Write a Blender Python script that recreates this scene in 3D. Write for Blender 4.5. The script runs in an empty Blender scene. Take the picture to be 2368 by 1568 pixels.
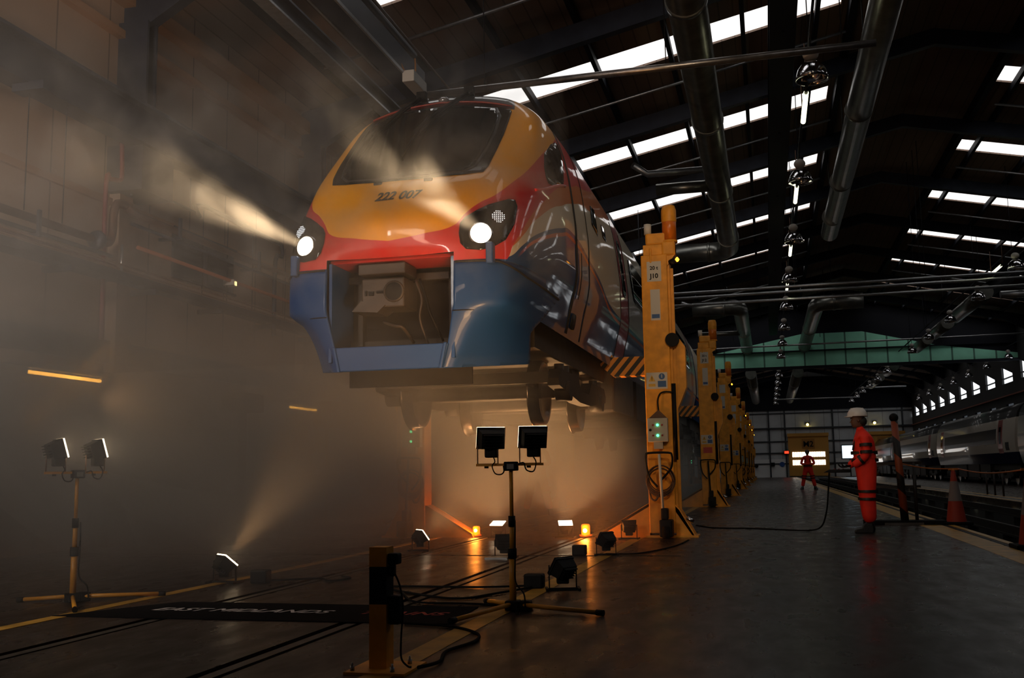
import bpy, bmesh, math, random
import numpy as np
from mathutils import Vector, Matrix
from mathutils.bvhtree import BVHTree
random.seed(7)
sc = bpy.context.scene
COL = sc.collection
R = math.radians

# ---------------------------------------------------------------- camera
# low on the depot floor, 0.95 m up, looking along the lifted train and up at it
cam_d = bpy.data.cameras.new('camera'); cam = bpy.data.objects.new('camera', cam_d); COL.objects.link(cam)
FPX = 2350.0
cam_d.sensor_width = 36; cam_d.lens = 36 * FPX / 2368; cam_d.clip_end = 400; cam_d.clip_start = 0.05
_ay = Vector((1778 - 1184, -(1084 - 784), FPX)).normalized()          # the track direction, seen by the lens
_h = Vector((1, 0.0165, 0))
_u = _ay.cross(_h).normalized()
if _u.y < 0: _u = -_u
_x = _u.cross(_ay)
if _x.x < 0: _x = -_x
right = Vector((_x.x, _ay.x, _u.x)); up = Vector((_x.y, _ay.y, _u.y)); fwd = Vector((_x.z, _ay.z, _u.z))
M = Matrix((right, up, -fwd)).transposed().to_4x4(); M.translation = (0, 0, 0.95)
cam.matrix_world = M
sc.camera = cam

# ---------------------------------------------------------------- world, exposure
w = bpy.data.worlds.new('sky'); sc.world = w; w.use_nodes = True
w.node_tree.nodes['Background'].inputs[0].default_value = (0.62, 0.72, 0.9, 1)
w.node_tree.nodes['Background'].inputs[1].default_value = 0.02
sc.view_settings.view_transform = 'Standard'; sc.view_settings.look = 'None'
sc.view_settings.exposure = 0.0; sc.view_settings.gamma = 1.0
sc.view_settings.use_curve_mapping = False
cy = sc.cycles
cy.max_bounces = 4; cy.diffuse_bounces = 2; cy.glossy_bounces = 2; cy.transmission_bounces = 4
cy.volume_bounces = 0; cy.transparent_max_bounces = 12
cy.caustics_reflective = False; cy.caustics_refractive = False
cy.sample_clamp_indirect = 1.5; cy.sample_clamp_direct = 12; cy.blur_glossy = 0.5
cy.use_denoising = True
cy.use_adaptive_sampling = True; cy.adaptive_threshold = 0.05
cy.volume_max_steps = 48; cy.volume_step_rate = 2.5
cy.time_limit = 1100

def lamp(kind, name, loc, energy, color=(1, 1, 1), to=None, **kw):
    d = bpy.data.lights.new(name, kind); d.energy = energy; d.color = color
    for k, v in kw.items(): setattr(d, k, v)
    o = bpy.data.objects.new(name, d); COL.objects.link(o); o.location = loc
    if to is not None:
        o.rotation_euler = (Vector(to) - Vector(loc)).to_track_quat('-Z', 'Y').to_euler()
    return o
WARM = (1.0, 0.54, 0.22); SODIUM = (1.0, 0.42, 0.10)
# ---------------------------------------------------------------- materials
MATS = {}
def mat(name, col, rough=0.5, metal=0.0, spec=0.5, emit=None, es=1.0, noise=0.0, nscale=8.0, bump=0.0, coat=0.0, alpha=None, trans=0.0):
    if name in MATS: return MATS[name]
    m = bpy.data.materials.new(name); m.use_nodes = True; nt = m.node_tree; b = nt.nodes['Principled BSDF']
    b.inputs['Base Color'].default_value = (*col, 1); b.inputs['Roughness'].default_value = rough
    b.inputs['Metallic'].default_value = metal; b.inputs['Specular IOR Level'].default_value = spec
    b.inputs['Coat Weight'].default_value = coat; b.inputs['Coat Roughness'].default_value = 0.05
    b.inputs['Transmission Weight'].default_value = trans
    if emit: b.inputs['Emission Color'].default_value = (*emit, 1); b.inputs['Emission Strength'].default_value = es
    if emit and name not in ('skylight_panel', 'daylit_pane', 'bright_door_window', 'lit_screen'): m.cycles.emission_sampling = 'NONE'
    if noise or bump:
        tc = nt.nodes.new('ShaderNodeTexCoord'); n = nt.nodes.new('ShaderNodeTexNoise')
        n.inputs['Scale'].default_value = nscale; n.inputs['Detail'].default_value = 5
        nt.links.new(tc.outputs['Object'], n.inputs['Vector'])
        if noise:
            r = nt.nodes.new('ShaderNodeValToRGB'); e = r.color_ramp.elements
            e[0].position = 0.3; e[1].position = 0.72
            e[0].color = (*[c * (1 - noise) for c in col], 1); e[1].color = (*[min(1, c * (1 + noise * .5)) for c in col], 1)
            nt.links.new(n.outputs['Fac'], r.inputs['Fac']); nt.links.new(r.outputs['Color'], b.inputs['Base Color'])
        if bump:
            bp = nt.nodes.new('ShaderNodeBump'); bp.inputs['Strength'].default_value = bump; bp.inputs['Distance'].default_value = 0.01
            nt.links.new(n.outputs['Fac'], bp.inputs['Height']); nt.links.new(bp.outputs['Normal'], b.inputs['Normal'])
    MATS[name] = m; return m

# ---------------------------------------------------------------- mesh builder
class MB:
    def __init__(s): s.v = []; s.f = []; s.sm = []
    def add(s, vs, fs, smooth=False):
        b = len(s.v); s.v += [tuple(v) for v in vs]; s.f += [tuple(b + i for i in f) for f in fs]; s.sm += [smooth] * len(fs); return s
    def box(s, x0, x1, y0, y1, z0, z1):
        return s.add([(x0,y0,z0),(x1,y0,z0),(x1,y1,z0),(x0,y1,z0),(x0,y0,z1),(x1,y0,z1),(x1,y1,z1),(x0,y1,z1)],
              [(0,3,2,1),(4,5,6,7),(0,1,5,4),(1,2,6,5),(2,3,7,6),(3,0,4,7)])
    def cbox(s, c, d, rot=None):
        vs = [Vector((i * d[0] / 2, j * d[1] / 2, k * d[2] / 2)) for k in (-1, 1) for i, j in ((-1,-1),(1,-1),(1,1),(-1,1))]
        if rot is not None: vs = [rot @ v for v in vs]
        return s.add([Vector(c) + v for v in vs], [(0,3,2,1),(4,5,6,7),(0,1,5,4),(1,2,6,5),(2,3,7,6),(3,0,4,7)])
    def cyl(s, a, b, r, r2=None, n=16, caps=True):
        a = Vector(a); b = Vector(b); r2 = r if r2 is None else r2
        q = (b - a).to_track_quat('Z', 'Y'); vs = []
        for p, rr in ((a, r), (b, r2)):
            for i in range(n):
                t = 2 * math.pi * i / n; vs.append(p + q @ Vector((rr * math.cos(t), rr * math.sin(t), 0)))
        s.add(vs, [(i, (i + 1) % n, n + (i + 1) % n, n + i) for i in range(n)], True)
        if caps: s.add(vs, [tuple(range(n))[::-1], tuple(range(n, 2 * n))])
        return s
    def tube(s, pts, r, n=8, smooth_pts=0):
        pts = [Vector(p) for p in pts]
        if smooth_pts: pts = catmull(pts, smooth_pts)
        vs = []; k = len(pts); prev = None
        for i, p in enumerate(pts):
            d = (pts[min(i + 1, k - 1)] - pts[max(i - 1, 0)]).normalized()
            if prev is None: nrm = d.orthogonal().normalized()
            else:
                nrm = prev - d * prev.dot(d); nrm = nrm.normalized() if nrm.length > 1e-6 else d.orthogonal().normalized()
            prev = nrm; bi = d.cross(nrm)
            for j in range(n):
                t = 2 * math.pi * j / n; vs.append(p + (nrm * math.cos(t) + bi * math.sin(t)) * r)
        fs = [(i * n + j, i * n + (j + 1) % n, (i + 1) * n + (j + 1) % n, (i + 1) * n + j) for i in range(k - 1) for j in range(n)]
        s.add(vs, fs, True); s.add(vs, [tuple(range(n))[::-1], tuple(range((k - 1) * n, k * n))]); return s
    def lathe(s, prof, c=(0, 0, 0), n=24, axis='z'):
        c = Vector(c); vs = []
        for r, h in prof:
            for i in range(n):
                t = 2 * math.pi * i / n; x, y = r * math.cos(t), r * math.sin(t)
                vs.append(c + Vector({'z': (x, y, h), 'y': (x, h, y), 'x': (h, x, y)}[axis]))
        k = len(prof)
        return s.add(vs, [(i * n + j, i * n + (j + 1) % n, (i + 1) * n + (j + 1) % n, (i + 1) * n + j) for i in range(k - 1) for j in range(n)], True)
    def prism(s, poly, a, b, axis='y'):
        """poly of 2D points extruded from a to b along an axis ('y': poly is x,z; 'x': y,z; 'z': x,y)"""
        f = {'y': lambda p, t: (p[0], t, p[1]), 'x': lambda p, t: (t, p[0], p[1]), 'z': lambda p, t: (p[0], p[1], t)}[axis]
        n = len(poly); vs = [f(p, a) for p in poly] + [f(p, b) for p in poly]
        return s.add(vs, [tuple(range(n))[::-1], tuple(range(n, 2 * n))] + [(i, (i + 1) % n, n + (i + 1) % n, n + i) for i in range(n)])
    def ball(s, c, r, n=16, sz=1.0, z0=-1.0, z1=1.0):
        prof = []
        for i in range(n // 2 + 1):
            t = math.asin(z0) + (math.asin(z1) - math.asin(z0)) * i / (n // 2)
            prof.append((max(1e-4, r * math.cos(t)), r * math.sin(t) * sz))
        return s.lathe(prof, c, n)
    def build(s, name, m=None, parent=None, bevel=0.0, loc=None):
        me = bpy.data.meshes.new(name); me.from_pydata([tuple(v) for v in s.v], [], s.f)
        me.polygons.foreach_set('use_smooth', s.sm); me.update()
        bm = bmesh.new(); bm.from_mesh(me); bmesh.ops.remove_doubles(bm, verts=bm.verts, dist=1e-5)
        bmesh.ops.recalc_face_normals(bm, faces=bm.faces); bm.to_mesh(me); bm.free()
        if m is not None: me.materials.append(m)
        o = bpy.data.objects.new(name, me); COL.objects.link(o)
        if parent is not None: o.parent = parent
        if loc is not None: o.location = loc
        if bevel:
            b = o.modifiers.new('bevel', 'BEVEL'); b.width = bevel; b.segments = 2; b.limit_method = 'ANGLE'; b.angle_limit = R(40)
        return o
def catmull(pts, k):
    out = []; n = len(pts)
    for i in range(n - 1):
        p0, p1, p2, p3 = pts[max(i - 1, 0)], pts[i], pts[i + 1], pts[min(i + 2, n - 1)]
        for j in range(k):
            t = j / k
            out.append(0.5 * ((2 * p1) + (p2 - p0) * t + (2 * p0 - 5 * p1 + 4 * p2 - p3) * t * t + (3 * p1 - p0 - 3 * p2 + p3) * t ** 3))
    out.append(pts[-1]); return out
def tag(o, label=None, cat=None, group=None, kind=None):
    if label: o['label'] = label
    if cat: o['category'] = cat
    if group: o['group'] = group
    if kind: o['kind'] = kind
    return o
def empty(name, loc=(0, 0, 0), rz=0, label=None, cat=None, group=None):
    o = bpy.data.objects.new(name, None); COL.objects.link(o); o.location = loc; o.rotation_euler = (0, 0, rz)
    o.empty_display_size = 0.1
    return tag(o, label, cat, group)
def kids(o): return [c for c in bpy.data.objects if c.parent == o]
def copy_tree(o, parent=None):
    c = o.copy(); COL.objects.link(c); c.parent = parent
    for ch in kids(o): copy_tree(ch, c)
    return c
def struct(o): o['kind'] = 'structure'; return o
def text_mesh(txt, size, m, name, parent, loc, rot=(R(90), 0, 0), extrude=0.001, shear=0.0, bold=0.0, align='CENTER', sx=1.0):
    cu = bpy.data.curves.new(name, 'FONT'); cu.body = txt; cu.size = size; cu.extrude = extrude; cu.shear = shear; cu.offset = bold
    cu.align_x = align; cu.align_y = 'CENTER'
    t = bpy.data.objects.new('tmp', cu); COL.objects.link(t)
    bpy.context.view_layer.update()
    me = bpy.data.meshes.new_from_object(t.evaluated_get(bpy.context.evaluated_depsgraph_get()))
    bpy.data.objects.remove(t); me.materials.clear(); me.materials.append(m)
    o = bpy.data.objects.new(name, me); COL.objects.link(o); o.location = loc; o.rotation_euler = rot; o.scale = (sx, 1, 1)
    if parent is not None: o.parent = parent
    return o
ORD = ['first', 'second', 'third', 'fourth', 'fifth', 'sixth', 'seventh', 'eighth', 'ninth', 'tenth', 'eleventh', 'twelfth', 'thirteenth', 'fourteenth', 'fifteenth', 'sixteenth']

# palette
YEL = mat('jack_yellow_paint', (0.85, 0.36, 0.03), 0.45, spec=0.4, noise=0.25, nscale=6, bump=0.05)
BLK = mat('black_paint', (0.007, 0.007, 0.008), 0.55, spec=.15)
RUB = mat('black_rubber', (0.006, 0.006, 0.006), 0.8, spec=.1)
STL = mat('galvanised_steel', (0.42, 0.43, 0.45), 0.35, metal=0.9, noise=0.2, nscale=12)
DST = mat('dark_blue_steel', (0.035, 0.045, 0.075), 0.45, metal=0.3, noise=0.3, nscale=3)
NAV = mat('black_steel_beam', (0.010, 0.011, 0.016), 0.6, spec=.15)
WHT = mat('white_panel', (0.6, 0.58, 0.55), 0.5)
GRY = mat('grey_plastic', (0.42, 0.39, 0.36), 0.5, noise=0.1)
REDP = mat('red_pipe_paint', (0.22, 0.03, 0.03), 0.45)
BRN = mat('brown_pipe_paint', (0.16, 0.075, 0.04), 0.5, noise=0.3)
CHR = mat('polished_metal', (0.75, 0.75, 0.78), 0.12, metal=1.0)
# ---------------------------------------------------------------- train nose surface
def pchip(xs, ys, x):
    xs = np.asarray(xs, float); ys = np.asarray(ys, float); h = np.diff(xs)
    d = np.diff(ys, axis=0) / (h if ys.ndim == 1 else h[:, None]); m = np.zeros_like(ys)
    m[0] = d[0]; m[-1] = d[-1]
    for i in range(1, len(xs) - 1):
        w1 = 2 * h[i] + h[i - 1]; w2 = h[i] + 2 * h[i - 1]
        a, b = d[i - 1], d[i]
        with np.errstate(divide='ignore', invalid='ignore'):
            v = (w1 + w2) / (w1 / a + w2 / b)
        m[i] = np.where(a * b > 0, np.nan_to_num(v), 0)
    i = int(np.clip(np.searchsorted(xs, x) - 1, 0, len(xs) - 2)); t = (x - xs[i]) / h[i]
    return ((2*t**3 - 3*t**2 + 1) * ys[i] + (t**3 - 2*t**2 + t) * h[i] * m[i] + (-2*t**3 + 3*t**2) * ys[i+1] + (t**3 - t**2) * h[i] * m[i+1])
CAR_LEN = 22.6
# each row: height above rail, then (half width, distance back) for columns 0..7; column 8 is the car's far end
NOSE = [
 (0.33, [(0,.10),(.28,.10),(.48,.10),(.55,.13),(.68,.34),(.97,.80),(1.14,1.4),(1.16,3.0)]),
 (0.60, [(0,.06),(.33,.06),(.56,.08),(.66,.12),(.80,.32),(1.03,.78),(1.15,1.4),(1.16,3.0)]),
 (0.90, [(0,.02),(.35,.02),(.62,.04),(.80,.09),(.97,.25),(1.10,.72),(1.15,1.5),(1.16,3.0)]),
 (1.00, [(0,.00),(.35,.00),(.64,.03),(.89,.07),(1.11,.23),(1.17,.72),(1.18,1.5),(1.19,3.0)]),
 (1.40, [(0,.20),(.35,.16),(.64,.05),(.90,.08),(1.12,.25),(1.235,.74),(1.265,1.5),(1.28,3.0)]),
 (1.47, [(0,.13),(.35,.11),(.64,.055),(.90,.09),(1.125,.275),(1.25,.77),(1.285,1.52),(1.30,3.0)]),
 (1.55, [(0,.04),(.35,.05),(.64,.06),(.90,.10),(1.13,.30),(1.26,.80),(1.305,1.55),(1.32,3.0)]),
 (1.77, [(0,.02),(.36,.05),(.67,.12),(.92,.19),(1.15,.42),(1.27,.92),(1.33,1.62),(1.35,3.0)]),
 (2.18, [(0,.22),(.40,.26),(.77,.38),(.98,.48),(1.17,.75),(1.27,1.15),(1.325,1.76),(1.35,3.0)]),
 (2.48, [(0,.50),(.42,.54),(.83,.64),(1.03,.77),(1.18,1.05),(1.25,1.42),(1.30,1.95),(1.325,3.0)]),
 (2.98, [(0,1.00),(.43,1.05),(.865,1.18),(1.01,1.29),(1.13,1.50),(1.19,1.83),(1.235,2.3),(1.26,3.1)]),
 (3.36, [(0,1.40),(.43,1.45),(.84,1.59),(.96,1.68),(1.05,1.86),(1.10,2.15),(1.13,2.6),(1.15,3.2)]),
 (3.58, [(0,1.66),(.40,1.71),(.79,1.88),(.86,1.97),(.93,2.15),(.98,2.4),(1.0,2.8),(1.02,3.3)]),
 (3.75, [(0,1.95),(.35,2.0),(.60,2.14),(.66,2.24),(.72,2.4),(.77,2.65),(.79,3.0),(.81,3.4)]),
 (3.84, [(0,2.25),(.20,2.3),(.33,2.42),(.37,2.5),(.41,2.7),(.44,2.9),(.46,3.2),(.47,3.5)]),
 (3.88, [(0,2.6),(0.02,2.62),(0.03,2.65),(0.04,2.7),(.05,2.8),(.05,3.0),(.05,3.3),(.05,3.5)]),
]
def nose_rows(zs, us):
    """points [row][col] of the train skin, right half (x >= 0)"""
    tz = [r[0] for r in NOSE]; out = []
    P = np.array([r[1] for r in NOSE], float)
    for z in zs:
        row = np.array([pchip(tz, P[:, c, :], z) for c in range(8)])
        pts = []
        for u in us:
            if u <= 7: p = pchip(range(8), row, u)
            else:
                t = u - 7; p = np.array([row[7][0], row[7][1] + t * (CAR_LEN - row[7][1])])
            pts.append((max(0, p[0]), p[1], z))
        out.append(pts)
    return out
# ---------------------------------------------------------------- the hall
XW0, XW1, YB, XR = -9.3, 15.0, 115.0, 4.4
ZRIDGE = 11.73; PITCH = 0.21
def roofz(x): return ZRIDGE - PITCH * abs(x - XR)

def floor_mat():
    m = bpy.data.materials.new('painted_concrete_floor'); m.use_nodes = True; nt = m.node_tree; b = nt.nodes['Principled BSDF']
    L = nt.links.new; N = nt.nodes.new
    tc = N('ShaderNodeTexCoord'); n1 = N('ShaderNodeTexNoise'); n1.inputs['Scale'].default_value = 0.7; n1.inputs['Detail'].default_value = 8
    n2 = N('ShaderNodeTexNoise'); n2.inputs['Scale'].default_value = 5; n2.inputs['Detail'].default_value = 8
    mp = N('ShaderNodeMapping'); mp.inputs['Scale'].default_value = (1, 0.35, 1)
    L(tc.outputs['Object'], mp.inputs['Vector']); L(mp.outputs['Vector'], n2.inputs['Vector']); L(tc.outputs['Object'], n1.inputs['Vector'])
    r = N('ShaderNodeValToRGB'); e = r.color_ramp.elements; e[0].position = .3; e[1].position = .75
    e[0].color = (0.020, 0.012, 0.0085, 1); e[1].color = (0.034, 0.021, 0.015, 1)
    L(n1.outputs['Fac'], r.inputs['Fac']); L(r.outputs['Color'], b.inputs['Base Color'])
    mr = N('ShaderNodeMapRange'); mr.inputs['From Min'].default_value = .3; mr.inputs['From Max'].default_value = .7
    mr.inputs['To Min'].default_value = .22; mr.inputs['To Max'].default_value = .42
    L(n2.outputs['Fac'], mr.inputs['Value']); L(mr.outputs['Result'], b.inputs['Roughness'])
    bp = N('ShaderNodeBump'); bp.inputs['Strength'].default_value = .015; bp.inputs['Distance'].default_value = .01
    L(n2.outputs['Fac'], bp.inputs['Height']); L(bp.outputs['Normal'], b.inputs['Normal'])
    b.inputs['Specular IOR Level'].default_value = 0.17
    return m
FLOOR = floor_mat()
PIT0, PIT1 = 2.86, 6.2
TX = -3.40                                            # centre of the lifting track
fl = MB()
rails = [TX - 0.7175 - 0.035, TX + 0.7175 - 0.035]      # grooves beside each sunk rail head
gx = []
for r_ in rails: gx += [(r_ - 0.05, r_ + 0.12)]
xs = [XW0, gx[0][0], gx[0][1], gx[1][0], gx[1][1], PIT0]
for i in (0, 2, 4): fl.box(xs[i], xs[i + 1], -6, YB, -0.3, 0)
fl.box(xs[1], xs[2], -6, YB, -0.3, -0.05); fl.box(xs[3], xs[4], -6, YB, -0.3, -0.05)
fl.box(PIT1, XW1, -6, YB, -0.3, 0)
floor = struct(fl.build('floor', FLOOR))
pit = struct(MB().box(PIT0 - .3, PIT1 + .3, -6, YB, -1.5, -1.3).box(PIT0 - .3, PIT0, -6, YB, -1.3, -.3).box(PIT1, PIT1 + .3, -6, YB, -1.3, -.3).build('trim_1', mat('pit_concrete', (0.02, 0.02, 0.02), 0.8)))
RAIL = mat('rail_steel', (0.09, 0.075, 0.065), 0.4, metal=0.8, noise=0.4)
for i, r_ in enumerate(rails):
    tag(MB().box(r_ + 0.0, r_ + 0.07, -6, YB - .2, -0.05, -0.004).build('rail', RAIL), ['left', 'right'][i] + ' steel rail sunk in the floor under the lifted train', 'rail', 'rails under the lifted train')
for i, x in enumerate((3.65, 5.09)):
    tag(MB().box(x, x + 0.07, 4, YB - .2, -0.14, 0.0).box(x - .04, x + .11, 4, YB - .2, -0.16, -0.13).build('rail', mat('shaded_pit_rail', (0.02, 0.018, 0.016), 0.7, spec=.2)), ['nearer', 'farther'][i] + ' steel rail carried over the dark inspection pit', 'rail', 'rails over the inspection pit')  # rail steel darkened here, the pit's shade put into its colour
    o = MB()
    for k in range(36): o.box(x - .06, x + .13, 6 + k * 3, 6.25 + k * 3, -1.3, -.16)
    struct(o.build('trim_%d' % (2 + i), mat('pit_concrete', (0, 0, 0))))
YLINE = mat('yellow_floor_paint', (0.50, 0.27, 0.03), 0.38, noise=0.45, nscale=5)
struct(MB().box(-1.93, -1.78, -6, 96, 0, 0.003).build('trim_4', YLINE))
struct(MB().box(2.33, 2.66, -6, YB - 1, 0, 0.003).build('trim_5', YLINE))
struct(MB().box(2.76, 2.85, -6, YB - 1, 0, 0.006).build('trim_6', YLINE))
struct(MB().box(PIT1 + .05, PIT1 + .2, -6, YB - 1, 0, 0.006).box(6.75, 6.95, -6, YB - 1, 0, 0.003).build('trim_7', YLINE))
struct(MB().box(-4.95, -4.83, -6, 96, 0, 0.003).build('trim_8', YLINE))
# drain channel across the floor
struct(MB().box(-9.3, -1.0, 11.64, 11.70, 0, 0.003).build('trim_9', BLK))
struct(MB().box(2.68, 2.74, -6, YB - 1, 0, 0.004).build('trim_10', BLK))

# walls
def wall_mat(name, col, lines=(1.2,), vert=True, axis='Y', rough=0.7, lw=0.03, dark=0.45):
    m = bpy.data.materials.new(name); m.use_nodes = True; nt = m.node_tree; b = nt.nodes['Principled BSDF']; N = nt.nodes.new; L = nt.links.new
    tc = N('ShaderNodeTexCoord'); sep = N('ShaderNodeSeparateXYZ'); L(tc.outputs['Object'], sep.inputs[0])
    d = N('ShaderNodeMath'); d.operation = 'DIVIDE'; L(sep.outputs[axis], d.inputs[0]); d.inputs[1].default_value = lines[0]
    fr = N('ShaderNodeMath'); fr.operation = 'FRACT'; L(d.outputs[0], fr.inputs[0])
    lt = N('ShaderNodeMath'); lt.operation = 'LESS_THAN'; L(fr.outputs[0], lt.inputs[0]); lt.inputs[1].default_value = lw / lines[0]
    no = N('ShaderNodeTexNoise'); no.inputs['Scale'].default_value = 0.8; no.inputs['Detail'].default_value = 6; L(tc.outputs['Object'], no.inputs['Vector'])
    r = N('ShaderNodeValToRGB'); e = r.color_ramp.elements; e[0].position = .3; e[1].position = .7
    e[0].color = (*[c * .8 for c in col], 1); e[1].color = (*col, 1); L(no.outputs['Fac'], r.inputs['Fac'])
    mx = N('ShaderNodeMixRGB'); mx.blend_type = 'MULTIPLY'; L(lt.outputs[0], mx.inputs[0]); L(r.outputs[0], mx.inputs[1]); mx.inputs[2].default_value = (dark, dark, dark, 1)
    L(mx.outputs[0], b.inputs['Base Color']); b.inputs['Roughness'].default_value = rough
    return m
WALLM = wall_mat('cream_cladding', (0.50, 0.375, 0.285), (1.15,), axis='Y')
struct(MB().box(XW0 - .3, XW0, -6, YB, -0.3, roofz(XW0)).build('wall_left', WALLM))
struct(MB().prism([(XW0 - .3, -.3), (XW1 + .3, -.3), (XW1 + .3, roofz(XW1)), (XR, ZRIDGE), (XW0 - .3, roofz(XW0 - .3))], YB, YB + .3, 'y').build('wall_back', wall_mat('white_cladding', (0.62, 0.64, 0.66), (1.5,), axis='X', lw=.05)))
# right wall with high slanted windows and a row of small low ones
wy = [66.9 + 5.12 * k for k in range(-1, 10)]
wr = MB()
DARKW = mat('dark_wall_paint', (0.018, 0.018, 0.02), 0.8)
wr.box(XW1, XW1 + .3, -6, YB, -0.3, 4.25).box(XW1, XW1 + .3, -6, YB, 4.8, 6.12).box(XW1, XW1 + .3, -6, YB, 7.3, roofz(XW1))
yprev = -6
for y in wy:
    wr.box(XW1, XW1 + .3, yprev, y + 1.9, 6.12, 7.3); wr.box(XW1, XW1 + .3, yprev, y + 2.2, 4.25, 4.8); yprev = y + 4.9
    wr.prism([(y + 1.9, 6.62), (y + 4.9, 7.24), (y + 4.9, 7.3), (y + 1.9, 7.3)], XW1, XW1 + .3, 'x')
    wr.box(XW1, XW1 + .3, y + 1.9, y + 4.9, 6.42, 6.48)
    wr.box(XW1, XW1 + .3, y + 4.2, y + 4.9, 4.25, 4.8)
wr.box(XW1, XW1 + .3, yprev, YB, 6.12, 7.3).box(XW1, XW1 + .3, yprev, YB, 4.25, 4.8)
struct(wr.build('wall_right', DARKW))
PANE = mat('daylit_pane', (0.8, 0.82, 0.85), 0.4, emit=(0.93, 0.97, 1.0), es=1.6)
DIMP = mat('dim_daylit_pane', (0.3, 0.32, 0.35), 0.4, emit=(0.75, 0.85, 1.0), es=0.06)
GREYP = mat('grey_wall_panel', (0.35, 0.36, 0.38), 0.6)
nw = 1
for y in wy:
    struct(MB().prism([(y + 1.9, 6.12), (y + 4.9, 6.12), (y + 4.9, 7.24), (y + 1.9, 6.62)], XW1 + .14, XW1 + .16, 'x').build('window_%d' % nw, PANE)); nw += 1
    struct(MB().box(XW1 + .14, XW1 + .16, y + 2.2, y + 4.2, 4.25, 4.8).build('window_%d' % nw, DIMP)); nw += 1
struct(MB().box(XW1 - .16, XW1, 20, YB, 5.25, 5.33).build('trim_11', mat('orange_brown_pipe', (0.25, 0.05, 0.02), 0.5)))

# roof: two slopes, with daylight strips let into them
SKY_Y = [9.3 + 6.17 * k for k in range(0, 17)]; SW = 1.12  # rows past the green screen are unseen, added to light the back hall
roofm = wall_mat('roof_decking', (0.26, 0.18, 0.14), (0.30,), axis='X', rough=0.75, lw=.03, dark=.6)
def slope(mb, x0, x1, y0, y1, th=0.12):
    z0, z1 = roofz(x0), roofz(x1)
    mb.add([(x0,y0,z0),(x1,y0,z1),(x1,y1,z1),(x0,y1,z0),(x0,y0,z0+th),(x1,y0,z1+th),(x1,y1,z1+th),(x0,y1,z0+th)],
           [(0,3,2,1),(4,5,6,7),(0,1,5,4),(1,2,6,5),(2,3,7,6),(3,0,4,7)])
rf = MB(); LX0, LX1, RX0, RX1 = -6.5, 2.06, 6.45, 14.3
yy = -6
for y in SKY_Y:
    for x0, x1 in ((XW0 - .3, XR), (XR, XW1 + .3)): slope(rf, x0, x1, yy, y)
    for x0, x1 in ((XW0 - .3, LX0), (LX1, XR), (XR, RX0), (RX1, XW1 + .3)): slope(rf, x0, x1, y, y + SW)
    yy = y + SW
for x0, x1 in ((XW0 - .3, XR), (XR, XW1 + .3)): slope(rf, x0, x1, yy, YB + .3)
ceiling = struct(rf.build('ceiling', roofm))
SKYP = mat('skylight_panel', (0.85, 0.87, 0.9), 0.4, emit=(1.0, 0.97, 0.94), es=1.4)
for y in SKY_Y:
    for a, b in ((LX0, LX1), (RX0, RX1)):
        g = MB(); slope(g, a, b, y, y + SW, 0.03); o = g.build('window_%d' % nw, SKYP); o.location.z = 0.05; struct(o); nw += 1
# purlins (children of the ceiling) running the length of the hall
for x in [-8.2 + 1.62 * k for k in range(7)] + [6.9 + 1.62 * k for k in range(5)]:
    z = roofz(x)
    MB().box(x - .05, x + .05, -6, YB, z - .20, z - .02).build('purlin', NAV, ceiling)
for x in (2.3, 6.25): MB().box(x - .08, x + .08, -6, YB, roofz(x) - .3, roofz(x)).build('purlin', NAV, ceiling)
# light metal strips under each skylight edge
for y in SKY_Y[1:8]:
    g = MB()
    for off, zz in ((SW + .85, .32),):
        for a, b in ((-8.0, 2.2), (6.6, 13.9)):
            g.tube([(a, y + off, roofz(a) - zz), (b, y + off, roofz(b) - zz)], 0.035, 6)
    g.build('conduit', STL, ceiling)
# rafters with haunches, one per column line
COLY = [6.93 + 6.17 * k for k in range(18)]
for i, y in enumerate(COLY):
    y += 0
    for a, b in ((XW0, XR), (XR, XW1)):
        za, zb = roofz(a) - .22, roofz(b) - .22
        m = MB(); hx = 1.6 if a == XW0 else -1.6
        e, r_ = (a, b) if a == XW0 else (b, a)
        m.prism([(e, roofz(e) - .22), (r_, roofz(r_) - .22), (r_, roofz(r_) - .62), (e + hx, roofz(e + hx) - .66), (e, roofz(e) - 1.25)], y - .1, y + .1, 'y')
        m.build('rafter', DST if y < 40 else NAV, ceiling)
# green clad screen hung across the hall
GREEN = wall_mat('green_cladding', (0.34, 0.85, 0.62), (1.25,), axis='X', lw=.1, dark=.25)
struct(MB().prism([(XW0, 7.35), (XW1, 7.3), (XW1, 7.72), (10.6, 8.35), (6.1, 9.45), (2.4, 9.45), (-3.3, 8.35), (XW0, 7.5)], 67, 67.2, 'y').build('wall_screen', GREEN))
struct(MB().box(XW0, XW1, 66.7, 67.0, 7.2, 7.38).box(XW0, XW1, 66.85, 67, 8.33, 8.4).build('trim_12', NAV))
struct(MB().prism([(XW0, 7.5), (-3.3, 8.35), (2.4, 9.45), (6.1, 9.45), (10.6, 8.35), (XW1, 7.72), (XW1, roofz(XW1)), (XR, ZRIDGE), (XW0, roofz(XW0))], 67.02, 67.18, 'y').build('trim_13', NAV))
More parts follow.
